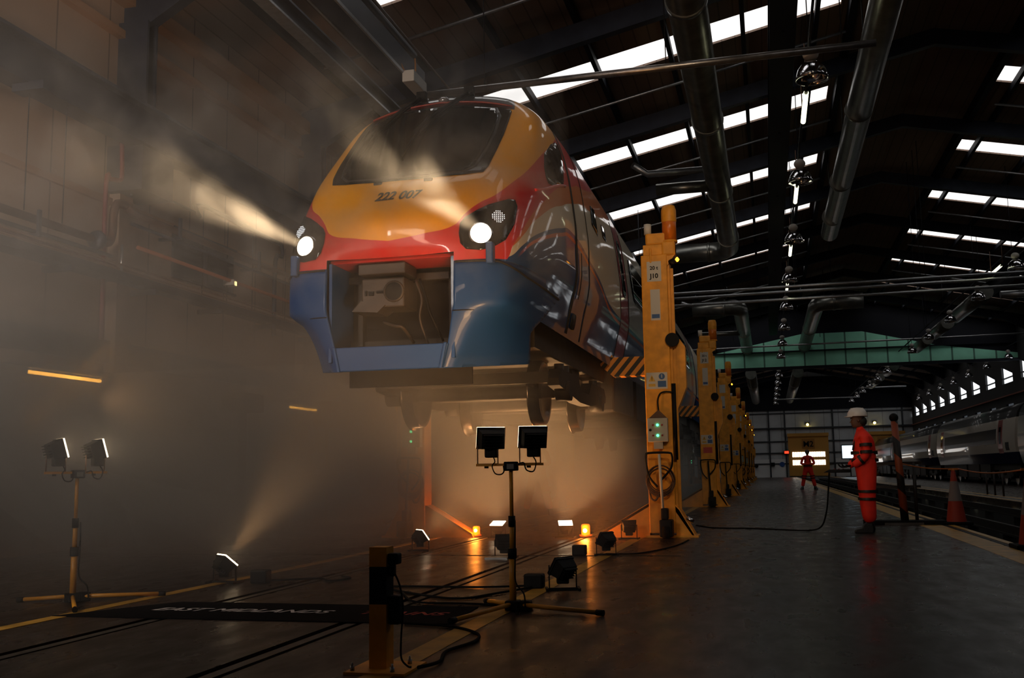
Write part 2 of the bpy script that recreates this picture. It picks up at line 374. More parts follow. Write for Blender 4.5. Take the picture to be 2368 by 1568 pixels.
# back wall dressings
bw = MB()
for z in (1.45, 2.6, 3.85, 5.3, 6.9): bw.box(XW0, XW1, YB - .12, YB, z - .07, z + .07)
for x in (-6, -2.2, 0.2, 1.9, 6.9, 10.0, 14.0): bw.box(x - .08, x + .08, YB - .16, YB, 0, 9)
bw.box(XW0, XW1, YB - .3, YB, 5.2, 5.35)
struct(bw.build('trim_14', mat('wall_rail_steel', (0.03, 0.033, 0.04), 0.6)))
struct(MB().box(XW0, 1.85, YB - .05, YB, 0, 1.95).box(6.85, 9.9, YB - .05, YB, 0, 1.95).build('baseboard_back', mat('pale_dado', (0.8, 0.8, 0.8), 0.6)))
struct(MB().box(XW0, XW1, YB - .2, YB - .13, 7.2, 10.8).build('trim_15', NAV))
DOORM = mat('yellow_door_paint', (0.62, 0.30, 0.05), 0.6, emit=None)
GLOW = mat('bright_door_window', (0.9, 0.9, 0.9), 0.4, emit=(1, 0.97, 0.92), es=2.5)
for n, (cx, txt) in enumerate(((4.25, 'M2'), (12.0, 'M1'))):
    d = struct(MB().box(cx - 2.1, cx + 2.1, YB - .25, YB - .1, 0.12, 4.6).build('door_%d' % (n + 1), DOORM))
    MB().box(cx - 2.15, cx + 2.15, YB - .45, YB - .25, 4.35, 4.7).build('roller_housing', mat('yellow_door_paint', (0, 0, 0)), d)
    for z0, z1 in ((1.28, 1.82), (2.15, 2.68)):
        g = MB(); k = 14
        for i in range(k):
            a = cx - 1.72 + i * 3.44 / k; g.box(a + .015, a + 3.44 / k - .03, YB - .28, YB - .25, z0, z1)
        g.build('window_row', GLOW, d)
    MB().box(cx - .66, cx + .66, YB - .28, YB - .25, 3.0, 4.08).build('number_plate', mat('ochre_plate', (0.40, 0.17, 0.025), 0.6), d)
    text_mesh(txt, 0.85, BLK, 'door_number', d, (cx, YB - .30, 3.5), bold=0.015)
# ---------------------------------------------------------------- left wall: steelwork, pipes, lights
WM = mat('warm_concrete_column', (0.40, 0.28, 0.20), 0.7, noise=0.2)
for i, y in enumerate(COLY[:8]):
    t = empty('wall_column', (XW0, y, 0), 0, 'wall column of the left wall, %s from the camera, steel above the crane beam' % ORD[i], 'column', 'columns along the left wall')
    MB().box(0, .18, -.30, .02, 0, 5.7).build('lower_column', WM, t)
    MB().box(.0, .5, -.22, -.17, 6.3, roofz(XW0) - 1.0).box(.0, .5, .0, .05, 6.3, roofz(XW0) - 1.0).box(.2, .26, -.17, .0, 6.3, roofz(XW0) - 1.0).build('upper_stanchion', DST, t)
    MB().box(.02, .62, -.42, .38, 5.15, 5.84).build('bracket_box', DST, t)
t = empty('crane_beam', (-8.75, 0, 0), 0, 'long dark steel crane beam running along the upper left wall', 'beam')
MB().box(-.02, .02, -4, 96, 5.84, 6.42).build('web', DST, t)
MB().box(-.2, .14, -4, 96, 6.38, 6.43).box(-.2, .14, -4, 96, 5.82, 5.86).build('flange', DST, t)
struct(MB().box(XW0, XW0 + .12, -6, YB, 7.60, 7.72).box(XW0, XW0 + .06, -6, YB, 4.98, 5.08).build('trim_16', mat('warm_ledge', (0.42, 0.25, 0.14), 0.7)))
struct(MB().box(XW0, XW0 + .2, -6, YB, 8.15, 8.4).build('trim_17', mat('warm_ledge', (0, 0, 0))))
struct(MB().box(XW0, XW0 + .1, -6, YB, 2.62, 2.95).build('trim_18', DST))
def pipe(label, pts, r, m, name='pipe', sp=0, cat='pipe', n=10):
    return tag(MB().tube(pts, r, n, sp).build(name, m), label, cat)
X9 = -8.98
pipe('thick brown pipe on the left wall before the near column, ending in a valve', [(X9, 6, 4.27), (X9, 12.0, 4.28)], .055, BRN)
MB_ = MB().lathe([(.02, -.06), (.12, -.06), (.14, 0), (.12, .06), (.02, .06)], (X9, 12.12, 4.28), 16, 'y')
tag(MB_.build('pipe_valve', DST), 'round valve body at the end of the thick service pipe by the near column', 'valve')
pipe('bent brown riser pipe looping up beside the near wall column', [(X9, 12.2, 4.28), (X9, 12.38, 4.30), (X9, 12.45, 4.45), (X9, 12.47, 4.75), (X9, 12.55, 4.92), (X9, 12.75, 4.93)], .06, BRN, sp=4)
pipe('thick brown service pipe on the left wall behind the near column', [(X9, 12.75, 4.92), (X9, 12.95, 4.86), (X9, 30, 4.86)], .055, BRN)
pipe('thin dark service pipe just below the thick one, before the near column', [(X9, 6, 4.10), (X9, 12.45, 4.12)], .028, DST)
pipe('thin dark service pipe just below the thick one, behind the near column', [(X9, 12.9, 4.70), (X9, 30, 4.70)], .028, DST)
pipe('orange brown conduit crossing below the dark wall window', [(X9 + .05, 13.0, 4.36), (X9 + .05, 30, 4.28)], .03, mat('rust_conduit', (0.36, 0.11, 0.04), 0.5))
pipe('dull red conduit low on the wall before the near column', [(X9 + .05, 6, 4.0), (X9 + .05, 12.5, 3.98)], .02, REDP)
pipe('red pipe dropping down the near wall column in a step', [(-9.0, 12.62, 6.0), (-9.0, 12.66, 5.4), (-9.0, 12.60, 5.28), (-9.0, 12.40, 5.24), (-9.0, 12.30, 5.1), (-9.0, 12.32, 2.9)], .032, REDP, sp=4)
pipe('dark pipe with a drop leg high on the wall behind the near column', [(X9, 14.75, 5.25), (X9, 14.8, 5.46), (X9, 17.4, 5.42), (X9, 17.68, 5.40), (X9, 17.72, 5.18), (X9, 17.45, 5.05), (X9, 17.42, 3.6)], .04, DST, sp=3)
pipe('thin conduit with a short drop beside the bracket box', [(X9, 12.87, 5.12), (X9, 12.87, 5.32), (X9, 14.6, 5.30)], .02, DST)
pipe('pale twin drain pipe pair standing on the cable tray', [(X9 + .1, 12.55, 4.30), (X9 + .1, 12.55, 3.82)], .02, STL)
t = empty('cable_tray', (-8.92, 0, 0), 0, 'long metal cable tray carrying thin pipes along the left wall', 'tray')
MB().box(-.15, .15, 6, 12.5, 3.76, 3.80).box(-.15, .15, 12.5, 40, 3.98 - .2, 3.98 - .15).box(.12, .15, 6, 40, 3.76, 3.88).build('tray', DST, t)
for k in range(14): MB().box(-.28, .18, 7.5 + 1.9 * k, 7.56 + 1.9 * k, 3.68, 3.76).build('bracket', DST, t)
for k, zz in enumerate((3.9, 3.95, 4.0)): MB().tube([(-.05 + .06 * k, 6, zz), (-.05 + .06 * k, 40, zz)], .016, 6).build('thin_pipe', BRN, t)
for i, (y, z) in enumerate(((8.4, 4.08), (10.8, 4.08), (14.0, 4.75), (16.6, 4.75), (19.0, 4.75))):
    tag(MB().box(-9.25, -8.85, y, y + .05, z - .05, z).box(-8.9, -8.86, y, y + .05, z, z + .3).build('pipe_bracket', DST), '%s pipe bracket from the camera on the left wall' % ORD[i], 'bracket', 'pipe brackets on the left wall')
t = struct(MB().box(XW0, XW0 + .04, 14.45, 16.38, 4.24, 5.0).build('window_90', mat('dark_window_glass', (0.02, 0.03, 0.035), 0.15)))
MB().box(XW0 + .04, XW0 + .07, 15.36, 15.44, 4.24, 5.0).box(XW0 + .04, XW0 + .08, 14.4, 16.43, 5.0, 5.05).box(XW0 + .04, XW0 + .08, 14.4, 16.43, 4.2, 4.24).build('window_frame', DST, t)
for i, (y, x, a, b) in enumerate(((10.33, -8.7, 4.24, 5.75), (11.03, -8.7, 4.24, 5.82), (14.9, -9.0, 3.9, 5.4), (15.7, -9.0, 3.9, 5.4), (16.6, -9.0, 3.9, 5.4), (17.9, -9.0, 3.9, 5.4))):
    tag(MB().cyl((x, y, a), (x, y, b), .008, n=6).build('hanger_rod', NAV), '%s thin vertical hanger rod from the camera, left wall' % ORD[i], 'rod', 'hanger rods on the left wall')
tag(MB().box(-8.85, -8.4, 10.2, 10.4, 5.72, 5.83).build('rod_bracket', DST), 'short dark bracket under the crane beam holding a hanger rod', 'bracket')
t = empty('wall_floodlight', (-8.95, 15.72, 4.30), 0, 'small lit floodlight on the left wall below the dark window', 'light')
MB().prism([(-.05, -.03), (.05, -.05), (.06, .05), (-.05, .06)], -.1, .1, 'x').build('housing', WHT, t)
MB().box(.10, .11, -.02, .04, -.04, .03).build('lens', mat('wall_flood_lens', (1, .8, .4), emit=(1, .75, .3), es=3), t)
# fluorescent tubes glowing amber at head height
TUBE = mat('amber_tube', (1, .6, .2), emit=(1.0, 0.45, 0.06), es=16)
tub = None
for i, (x, y, l, z) in enumerate(((-8.5, 10.22, 1.45, 2.24), (-8.5, 17.05, 1.25, 2.22), (-8.5, 26.0, 1.3, 2.22))):
    t = empty('tube_light', (x, y, z), 0, ['long amber fluorescent tube nearest the camera on the left wall', 'amber fluorescent tube seen through the smoke left of the train', 'far amber fluorescent tube deep in the smoke'][i], 'light', 'amber tubes on the left wall')
    MB().cyl((0, .03, 0), (0, l - .03, 0), .022, n=12).build('tube', TUBE, t)
    MB().box(-.05, .05, -.15, l + .2, .05, .12).build('batten', STL, t)
    MB().box(-.03, .03, -.02, .03, -.03, .06).box(-.03, .03, l - .03, l + .02, -.03, .06).build('end_cap', GRY, t)
    MB().box(-.85, .02, .3, .34, .12, .16).build('wall_arm', DST, t)
    MB().cyl((0, l * .5, .12), (0, l * .5, .42), .01, n=6).build('hanging_rod', DST, t)
    lamp('AREA', 'tube_glow', (x + .05, y + l / 2, z - .06), 7, (1.0, 0.5, 0.16), to=(x + .8, y + l / 2, z - 1), shape='RECTANGLE', size=.1, size_y=l)
tag(MB().box(-8.6, -8.2, 14.9, 15.6, 2.02, 2.32).box(-8.45, -8.35, 15.2, 15.3, 0, 2.02).build('sign_box', mat('cream_sign_box', (0.45, 0.33, 0.16), 0.6)), 'pale box sign on a post beside the amber tube in the smoke', 'sign')
tag(MB().box(-8.6, -8.2, 18.4, 18.8, 1.9, 2.4).box(-8.45, -8.4, 18.6, 18.65, 0, 1.9).build('sign_box', mat('cream_sign_box', (0, 0, 0))), 'pale box on a pole at the right end of the smoky amber tube', 'sign')
# grey electrical cupboards dimly seen along the wall
for i, (y, h, d) in enumerate(((9.2, 2.0, .5), (13.6, 1.9, .45), (15.0, 1.8, .45), (20.5, 2.0, .5))):
    t = empty('wall_cabinet', (XW0, y, 0), 0, '%s grey cabinet from the camera against the left wall, hidden in smoke' % ORD[i], 'cabinet', 'cabinets along the left wall')
    MB().box(0.01, d, 0, .9, 0, h).build('body', mat('cabinet_grey', (0.10, 0.10, 0.10), 0.5), t, bevel=.01)
    for k in range(2): MB().box(d, d + .02, .02 + .44 * k, .43 + .44 * k, .1, h - .05).build('door', mat('cabinet_grey', (0, 0, 0)), t)
pipe('sagging thin cable hanging on the left wall near the tube', [(-9.1, 8, 1.9), (-9.1, 9.3, 1.72), (-9.1, 10.6, 1.80), (-9.1, 11.4, 2.1)], .012, BLK, 'cable', 5, 'cable')
pipe('second sagging cable on the left wall below the first', [(-9.1, 8, 1.7), (-9.1, 9.6, 1.42), (-9.1, 11.2, 1.5)], .012, BLK, 'cable', 5, 'cable')

# ---------------------------------------------------------------- overhead steel, rails and bars near the train
def girder(label, x, z0, z1, wd, y0, y1, m, cat='beam', name='overhead_girder'):
    t = empty(name, (x, 0, 0), 0, label, cat)
    MB().box(-.015, .015, y0, y1, z0, z1).build('web', m, t)
    MB().box(-wd / 2, wd / 2, y0, y1, z0 - .02, z0 + .012).build('bottom_flange', STL if wd < .3 else m, t)
    MB().box(-wd / 2, wd / 2, y0, y1, z1 - .012, z1 + .02).build('top_flange', m, t)
    return t
girder('slotted steel cable duct running above the left side of the train', -6.0, 7.0, 7.25, .2, -4, 30, DST)
t = empty('overhead_girder', (-5.27, 0, 0), 0, 'deep dark blue box girder with pale edges above the train roof', 'beam')
MB().box(-.16, .16, -4, 15.0, 7.02, 7.42).build('box', DST, t)
MB().box(-.19, -.16, -4, 13.8, 7.0, 7.06).box(.16, .19, -4, 15.1, 6.98, 7.03).build('edge_rail', STL, t)
pipe('slim steel tube slung right of the dark box girder', [(-4.86, -4, 7.1), (-4.8, 13.6, 7.1)], .05, DST)
pipe('thin brown pipe running lengthwise above the train nose', [(-4.80, -4, 7.2), (-4.78, 15.3, 7.2)], .018, BRN)
t = empty('junction_box', (-5.03, 14.2, 6.86), 0, 'white junction box with a looped orange cable beside the box girder', 'box')
MB().box(-.07, .12, -.3, .3, -.02, .16).build('case', WHT, t, bevel=.01)
MB().tube([(-.05, -.2, .15), (-.12, -.35, .4), (-.08, -.2, .62), (.02, 0, .5), (.0, .1, .16)], .014, 8, 6).build('cable_loop', mat('orange_cable', (0.6, 0.25, 0.05), 0.5), t)
t = empty('cross_bar', (0, 14.6, 6.87), 0, 'long round steel bar spanning across the hall in front of the train roof', 'bar')
MB().cyl((-4.97, 0, 0), (1.76, 0, .04), .055, n=14).build('bar', mat('tarnished_bar', (0.32, 0.3, 0.3), 0.3, metal=0.9, noise=.3), t)
for x in (-4.0, -1.2, 1.3): MB().cyl((x, 0, 0), (x, 0, roofz(x) - 6.87), .008, n=6).build('hanger', NAV, t)
for i, (z, y) in enumerate(((6.92, 34.6), (6.92, 35.6), (6.88, 37.0))):
    t = empty('cross_pipe', (0, y, z), 0, ['front', 'middle', 'rear'][i] + ' of three steel pipes crossing the hall beyond the first jack', 'pipe', 'three cross pipes')
    MB().cyl((-4.5, 0, 0), (9.5, 0, .08), .05, n=10).build('pipe', STL, t)
    for x in (-4, 1.2, 5.2, 9): MB().cyl((x, 0, 0), (x, 0, roofz(x) - z), .01, n=6).build('hanger', NAV, t)
pipe('single pipe crossing in front of the green screen', [(-6, 60, 7.9), (15, 60, 8.05)], .05, STL)
pipe('bent pipe near the far end of the hall, right of the smaller ducts', [(1.0, 96, 7.2), (8.2, 96, 7.2), (8.2, 96, 8.0), (12.2, 96, 8.05)], .06, STL)
t = girder('black crane rail beam running down the middle of the hall', .66, 9.35, 10.0, .5, 12, 66, NAV)
t = girder('black crane rail beam right of the ridge', 10.6, 9.0, 9.5, .45, 12, 90, NAV)
for i, (x, n_) in enumerate(((.66, 8), (10.6, 9))):
    for k in range(n_):
        y = COLY[1 + k] + .15
        tag(MB().box(x - .03, x + .03, y, y + .06, 9.3, roofz(x) - .15).build('beam_hanger', NAV), 'steel hanger of the %s crane rail beam, %s from the camera' % (['middle', 'right'][i], ORD[k]), 'hanger', 'hangers of the crane rail beams')

# ventilation ducts
DUCT = mat('duct_metal', (0.22, 0.22, 0.20), 0.32, metal=0.85, noise=0.35, nscale=2.5)
def duct(label, pts, r, collars=(), branches=(), sp=0):
    t = empty('ventilation_duct', (0, 0, 0), 0, label, 'duct')
    MB().tube(pts, r, 24, sp).build('trunk', DUCT, t)
    for c, d in collars:
        c = Vector(c); d = Vector(d).normalized() * .05
        MB().cyl(c - d, c + d, r + .025, n=24).build('collar', DUCT, t)
    for b, br in branches: MB().tube(b, br, 18).build('branch', STL if br < .12 else DUCT, t)
    y0 = min(p[1] for p in pts); y1 = max(p[1] for p in pts); x = pts[1][0]
    for k in range(int((y1 - y0) // 6) + 1):
        y = y0 + 1 + 6 * k
        if y < y1: MB().cyl((x, y, 8.6), (x, y, roofz(x)), .012, n=6).build('hanger', NAV, t)
    return t
duct('large near ventilation duct with an elbow and two side branches', [(-.95, 2, 8.6), (-.95, 34.6, 8.6), (-.98, 35.4, 8.6), (-1.2, 35.9, 8.6), (-1.6, 36.0, 8.6), (-3.2, 36.0, 8.6)], .33,
     [((-.95, y, 8.6), (0, 1, 0)) for y in (10, 16, 22, 28, 33.8)] + [((-1.7, 36, 8.6), (1, 0, 0))],
     [([(-1.1, 26.3, 8.75), (-2.75, 26.3, 8.75), (-3.1, 26.0, 8.95)], .09), ([(-1.1, 27.0, 8.5), (-2.6, 27.0, 8.5)], .16)])
duct('smaller far ventilation duct with an elbow above the second jack', [(-3.2, 49, 8.6), (-1.7, 49, 8.6), (-1.2, 49.1, 8.6), (-1.0, 49.6, 8.6), (-.98, 50.5, 8.6), (-1.0, 74, 8.6)], .36,
     [((-1.7, 49, 8.6), (1, 0, 0)), ((-1, 58, 8.6), (0, 1, 0)), ((-1, 66, 8.6), (0, 1, 0))], [([(-1.2, 57, 8.4), (-3.4, 57, 8.4)], .13), ([(-3.2, 49, 8.75), (-3.7, 48.8, 8.95)], .09)])
duct('slim near ventilation duct right of the hanging lamps', [(2.2, 2, 8.6), (2.3, 34.3, 8.6)], .27, [((2.25, y, 8.6), (0, 1, 0)) for y in (16, 22.3, 28, 32)])
duct('far ventilation duct with an elbow right of the hanging lamps', [(4.6, 49, 8.6), (3.3, 49, 8.6), (2.8, 49.1, 8.6), (2.6, 49.6, 8.6), (2.55, 50.5, 8.6), (2.55, 74, 8.6)], .36,
     [((3.3, 49, 8.6), (1, 0, 0)), ((2.55, 58, 8.6), (0, 1, 0)), ((2.55, 66, 8.6), (0, 1, 0))])
duct('distant ventilation duct left of the lamp row beyond the green screen', [(-1.0, 80, 8.2), (-1.0, 112, 8.2)], .42, [((-1, 90, 8.2), (0, 1, 0))])
duct('distant ventilation duct right of the lamp row beyond the green screen', [(2.5, 80, 8.2), (2.5, 112, 8.2)], .42, [((2.5, 90, 8.2), (0, 1, 0))])
for k, (a, b) in enumerate(((44, 51), (53, 57.5), (59.5, 64), (75, 80), (84, 92))):
    duct('%s length of ventilation duct from the camera in the right aisle' % ORD[k], [(8.85, a, 7.9), (8.85, (a + b) / 2, 7.9), (8.85, b, 7.9)], .30)
tag(MB().cyl((9.6, 45, 7.9), (11.2, 45, 7.9), .16, n=14).build('duct_stub', STL), 'short shiny horizontal duct stub under the right roof slope', 'duct')

# high bay dome lamps in three rows
DOME = mat('lamp_dome_metal', (0.55, 0.55, 0.58), 0.12, metal=1.0)
def high_bay(x, y, z, label):
    t = empty('high_bay_lamp', (x, y, z), 0, label, 'lamp', 'dome lamps hanging in rows')
    prof = [(.03, .30), (.10, .29), (.17, .24), (.23, .15), (.26, .05), (.27, -.02), (.255, -.02), (.245, .05), (.215, .14), (.15, .22), (.03, .26)]
    MB().lathe(prof, (0, 0, 0), 24).build('dome', DOME, t)
    MB().ball((0, 0, .42), .13, 16, .85).build('gear_housing', GRY, t)
    MB().ball((0, 0, .12), .06, 12).build('bulb', mat('unlit_bulb', (0.5, 0.35, 0.25), 0.1), t)
    MB().cyl((0, 0, .5), (0, 0, .76), .012, n=6).build('hook', BLK, t)
    return t
hb0 = None
rows = [(1.0, [16.9 + 6.3 * k for k in range(15)], 'the middle row'), (8.2, [35.9 + 6.3 * k for k in range(12)], 'the row over the pit aisle'), (14.4, [60.4 + 6.3 * k for k in range(8)], 'the row along the right wall')]
for x, ys, rn in rows:
    for k, y in enumerate(ys):
        lb = 'shiny dome lamp hanging %s from the camera in %s' % (ORD[k], rn)
        if hb0 is None: hb0 = high_bay(x, y, 7.35, lb)
        else:
            c = copy_tree(hb0); c.location = (x, y, 7.35); c['label'] = lb
for x, ys, rn in rows:
    tk = tag(MB().box(x - .02, x + .02, ys[0] - 3, ys[-1] + 3, 8.05, 8.10).build('lighting_track', NAV), 'long dark lighting track from which %s of dome lamps hangs' % rn, 'track')
    for y in ys: MB().cyl((x, y + .4, 8.08), (x, y + .4, roofz(x) + .02), .01, n=6).build('track_hanger', NAV, tk)
tagz = MB()
TW = mat('white_tube', (1, 1, .9), emit=(1.0, 0.98, 0.62), es=3.0)
for i, (x, y, l) in enumerate(((.92, 17.4, 1.5), (.92, 23.4, 1.4), (.92, 29.8, 1.3), (.93, 36.1, 1.3), (7.55, 35.0, 1.4))):
    t = empty('tube_light', (x, y, 7.3), 0, '%s lit white tube light from the camera, hung beside the dome lamps' % ORD[i] if i < 4 else 'lit white tube light hanging alone over the right aisle', 'light', 'white tubes by the dome lamps')
    MB().cyl((0, 0, 0), (0, l, 0), .045, n=12).build('tube', TW, t)
    MB().cyl((0, -.3, 0), (0, 0, 0), .03, n=10).cyl((0, l, 0), (0, l + .1, 0), .03, n=10).build('end_cap', BLK, t)
    MB().cyl((0, -.25, 0), (0, -.25, .78), .01, n=6).cyl((0, l + .08, 0), (0, l + .08, .78), .01, n=6).build('hanger', BRN, t)
# tiny bright fittings on the far wall
for i, x in enumerate((4.28, 11.16)):
    t = empty('bulkhead_lamp', (x, YB - .3, 5.62), 0, 'small yellow lamp on the far wall above the door marked M%d' % (2 - i), 'lamp', 'yellow lamps above the far doors')
    MB().cyl((0, .1, 0), (0, -.06, 0), .14, n=12).build('lens', mat('yellow_lamp_lens', (1, .8, .3), emit=(1, .75, .2), es=6), t)
    MB().box(-.2, .2, .1, .3, -.05, .25).build('case', BLK, t)
for i, x in enumerate((1.95, 9.55)):
    t = empty('warning_light', (x, YB - .35, 2.68), 0, 'red warning light left of the far door marked M%d' % (2 - i), 'light', 'red warning lights by the far doors')
    MB().box(-.22, .22, -.05, .0, -.13, .13).build('lens', mat('red_lens', (1, .1, .05), emit=(1, .03, .01), es=3), t)
    MB().box(-.3, .3, 0, .3, -.2, .2).build('case', BLK, t)
tag(MB().cyl((1.43, YB - .1, 1.4), (1.43, YB - .13, 1.4), .27, n=20).build('round_sign', mat('blue_sign', (0.02, 0.08, 0.30), 0.4)), 'round blue sign on the white dado of the far wall', 'sign')
tag(MB().cyl((-1.3, YB - .12, 1.25), (-1.3, YB - .5, 1.25), .2, n=14).build('fire_hose_reel', BLK), 'dark round hose reel on the far wall left of the blue sign', 'reel')
tag(MB().box(.25, .65, YB - .4, YB - .1, 1.2, 1.6).build('control_cabinet', BLK), 'small dark cabinet on the far wall beside the blue sign', 'cabinet')
t = empty('floodlit_screen', (8.2, YB - 4, 0), 0, 'bright white framed lit panel on a stand near the far wall, behind the worker', 'screen')
MB().box(-.75, .75, 0, .05, 1.9, 3.2).build('panel', mat('lit_screen', (.8, .9, 1), emit=(.75, .9, 1), es=1.6), t)
MB().box(-.85, .85, .05, .12, 1.8, 3.3).box(-.05, .05, .05, .1, 0, 1.8).box(-.5, .5, -.2, .3, 0, .05).build('frame', BLK, t)
# ---------------------------------------------------------------- the lifted train
LIFT = 1.52
def ramp_gt(nt, val, curve_pts, vsock):
    """1 where vsock > f(val)"""
    N = nt.nodes.new; L = nt.links.new
    d = N('ShaderNodeMath'); d.operation = 'DIVIDE'; L(val, d.inputs[0]); d.inputs[1].default_value = 17.0
    fc = N('ShaderNodeFloatCurve'); c = fc.mapping.curves[0]
    pts = [(a / 17.0, b / 4.0) for a, b in curve_pts]
    c.points[0].location = pts[0]; c.points[1].location = pts[-1]
    for p in pts[1:-1]: c.points.new(*p)
    for p in c.points: p.handle_type = 'AUTO_CLAMPED'
    fc.mapping.use_clip = False; fc.mapping.update()
    L(d.outputs[0], fc.inputs['Value'])
    s = N('ShaderNodeMath'); s.operation = 'SUBTRACT'; L(vsock, s.inputs[0]); L(fc.outputs[0], s.inputs[1])
    return s.outputs[0]
def livery():
    m = bpy.data.materials.new('train_livery'); m.use_nodes = True; nt = m.node_tree; N = nt.nodes.new; L = nt.links.new
    b = nt.nodes['Principled BSDF']; uv = N('ShaderNodeUVMap'); uv.uv_map = 'side'
    sp = N('ShaderNodeSeparateXYZ'); L(uv.outputs[0], sp.inputs[0])
    sx = N('ShaderNodeMath'); sx.operation = 'MULTIPLY'; L(sp.outputs[0], sx.inputs[0]); sx.inputs[1].default_value = 17.0
    S = sx.outputs[0]; V = sp.outputs[1]
    def gt(sock, v, width=0.0006):
        mr = N('ShaderNodeMapRange'); mr.inputs['From Min'].default_value = v - width; mr.inputs['From Max'].default_value = v + width
        L(sock, mr.inputs['Value']); return mr.outputs[0]
    def s_of(u, y=None): return u if u <= 7 else 7 + (y - 3) / 2
    YEB = [(0,1.632),(.9,1.68),(1.9,1.765),(2.07,1.87),(2.38,1.99),(2.97,2.11),(3.47,2.35),(3.96,2.61),(4.69,2.89),(5.56,3.19),(6.1,3.45),(6.6,3.98),(17,4.0)]
    ROB = [(0,1.40),(3.9,1.42),(4.057,1.56),(4.24,1.72),(4.44,1.90),(4.69,2.07),(5.0,2.20),(5.37,2.38),(5.8,2.54),(6.26,2.68),(6.98,2.90),(7.9,3.35),(8.2,3.6),(8.6,3.98),(17,4.0)]
    OCB = [(0,1.40),(3.4,1.42),(3.6,1.465),(4.06,1.563),(4.39,1.73),(4.63,1.89),(5.1,2.07),(5.64,2.24),(6.1,2.36),(6.24,2.42),(7.1,2.69),(7.68,2.87),(8.55,3.17),(9.2,3.4),(10,3.6),(17,3.6)]
    CBB = [(0,1.40),(3.4,1.42),(4.0,1.454),(4.43,1.61),(4.72,1.74),(5.11,1.85),(5.62,1.963),(6.1,2.07),(6.45,2.15),(6.85,2.14),(7.2,2.06),(7.5,1.99),(7.7,1.92),(7.86,1.83),(8.1,1.74),(8.5,1.70),(9.8,1.69),(17,1.69)]
    k = 4.0
    def colour(c): r = N('ShaderNodeRGB'); r.outputs[0].default_value = (*c, 1); return r.outputs[0]
    def mix(f, a, c):
        x = N('ShaderNodeMixRGB'); L(f, x.inputs[0]); L(a, x.inputs[1])
        if isinstance(c, tuple): x.inputs[2].default_value = (*c, 1)
        else: L(c, x.inputs[2])
        return x.outputs[0]
    c = colour((0.012, 0.055, 0.19))                                     # blue
    dcb = ramp_gt(nt, S, CBB, V)
    # thin orange line inside the blue, only behind the front corner
    f1 = gt(dcb, -0.10 / k); f2 = gt(dcb, -0.055 / k); g = gt(S, 4.5, .2)
    a = N('ShaderNodeMath'); a.operation = 'SUBTRACT'; L(f1, a.inputs[0]); L(f2, a.inputs[1])
    a2 = N('ShaderNodeMath'); a2.operation = 'MULTIPLY'; L(a.outputs[0], a2.inputs[0]); L(g, a2.inputs[1])
    c = mix(a2.outputs[0], c, (0.60, 0.10, 0.012))
    c = mix(gt(dcb, 0), c, (0.62, 0.56, 0.46))                           # cream
    c = mix(gt(ramp_gt(nt, S, OCB, V), 0), c, (0.62, 0.17, 0.012))       # orange
    c = mix(gt(ramp_gt(nt, S, ROB, V), 0), c, (0.62, 0.022, 0.016))      # red
    c = mix(gt(ramp_gt(nt, S, YEB, V), 0), c, (0.85, 0.37, 0.006))       # yellow
    # red door bands
    for a0, b0 in ((8.60, 9.06), (15.9, 16.3)):
        p = N('ShaderNodeMath'); p.operation = 'SUBTRACT'; L(gt(S, a0, .004), p.inputs[0]); L(gt(S, b0, .004), p.inputs[1])
        c = mix(p.outputs[0], c, (0.32, 0.016, 0.02))
    # grey roof behind the cab, black crown over the windscreen
    p = N('ShaderNodeMath'); p.operation = 'MULTIPLY'; L(gt(V, 3.50 / k), p.inputs[0]); L(gt(S, 6.9, .02), p.inputs[1])
    c = mix(p.outputs[0], c, (0.18, 0.18, 0.19))
    inv = N('ShaderNodeMath'); inv.operation = 'SUBTRACT'; inv.inputs[0].default_value = 1.0; L(gt(S, 2.15, .03), inv.inputs[1])
    p = N('ShaderNodeMath'); p.operation = 'MULTIPLY'; L(gt(V, 3.42 / k), p.inputs[0]); L(inv.outputs[0], p.inputs[1])
    c = mix(p.outputs[0], c, (0.012, 0.013, 0.018))
    c = mix(gt(V, 3.66 / k), c, (0.012, 0.013, 0.018))
    L(c, b.inputs['Base Color']); b.inputs['Roughness'].default_value = .42; b.inputs['Coat Weight'].default_value = .6; b.inputs['Coat Roughness'].default_value = .05
    no = N('ShaderNodeTexNoise'); no.inputs['Scale'].default_value = 1.6; no.inputs['Detail'].default_value = 1; tc = N('ShaderNodeTexCoord'); L(tc.outputs['Object'], no.inputs['Vector'])
    bp = N('ShaderNodeBump'); bp.inputs['Strength'].default_value = .12; bp.inputs['Distance'].default_value = .02; L(no.outputs['Fac'], bp.inputs['Height'])
    L(bp.outputs['Normal'], b.inputs['Coat Normal'])
    return m
LIV = livery()
BLUEP = mat('blue_train_paint', (0.012, 0.055, 0.19), 0.5, spec=.3, coat=.12)
GLS = mat('dark_train_glass', (0.004, 0.005, 0.006), 0.06, spec=.45)
UND = mat('underframe_grime', (0.03, 0.023, 0.019), 0.7, noise=0.5, nscale=5, bump=.3)
SEAM = mat('door_rubber', (0.008, 0.008, 0.01), 0.6)

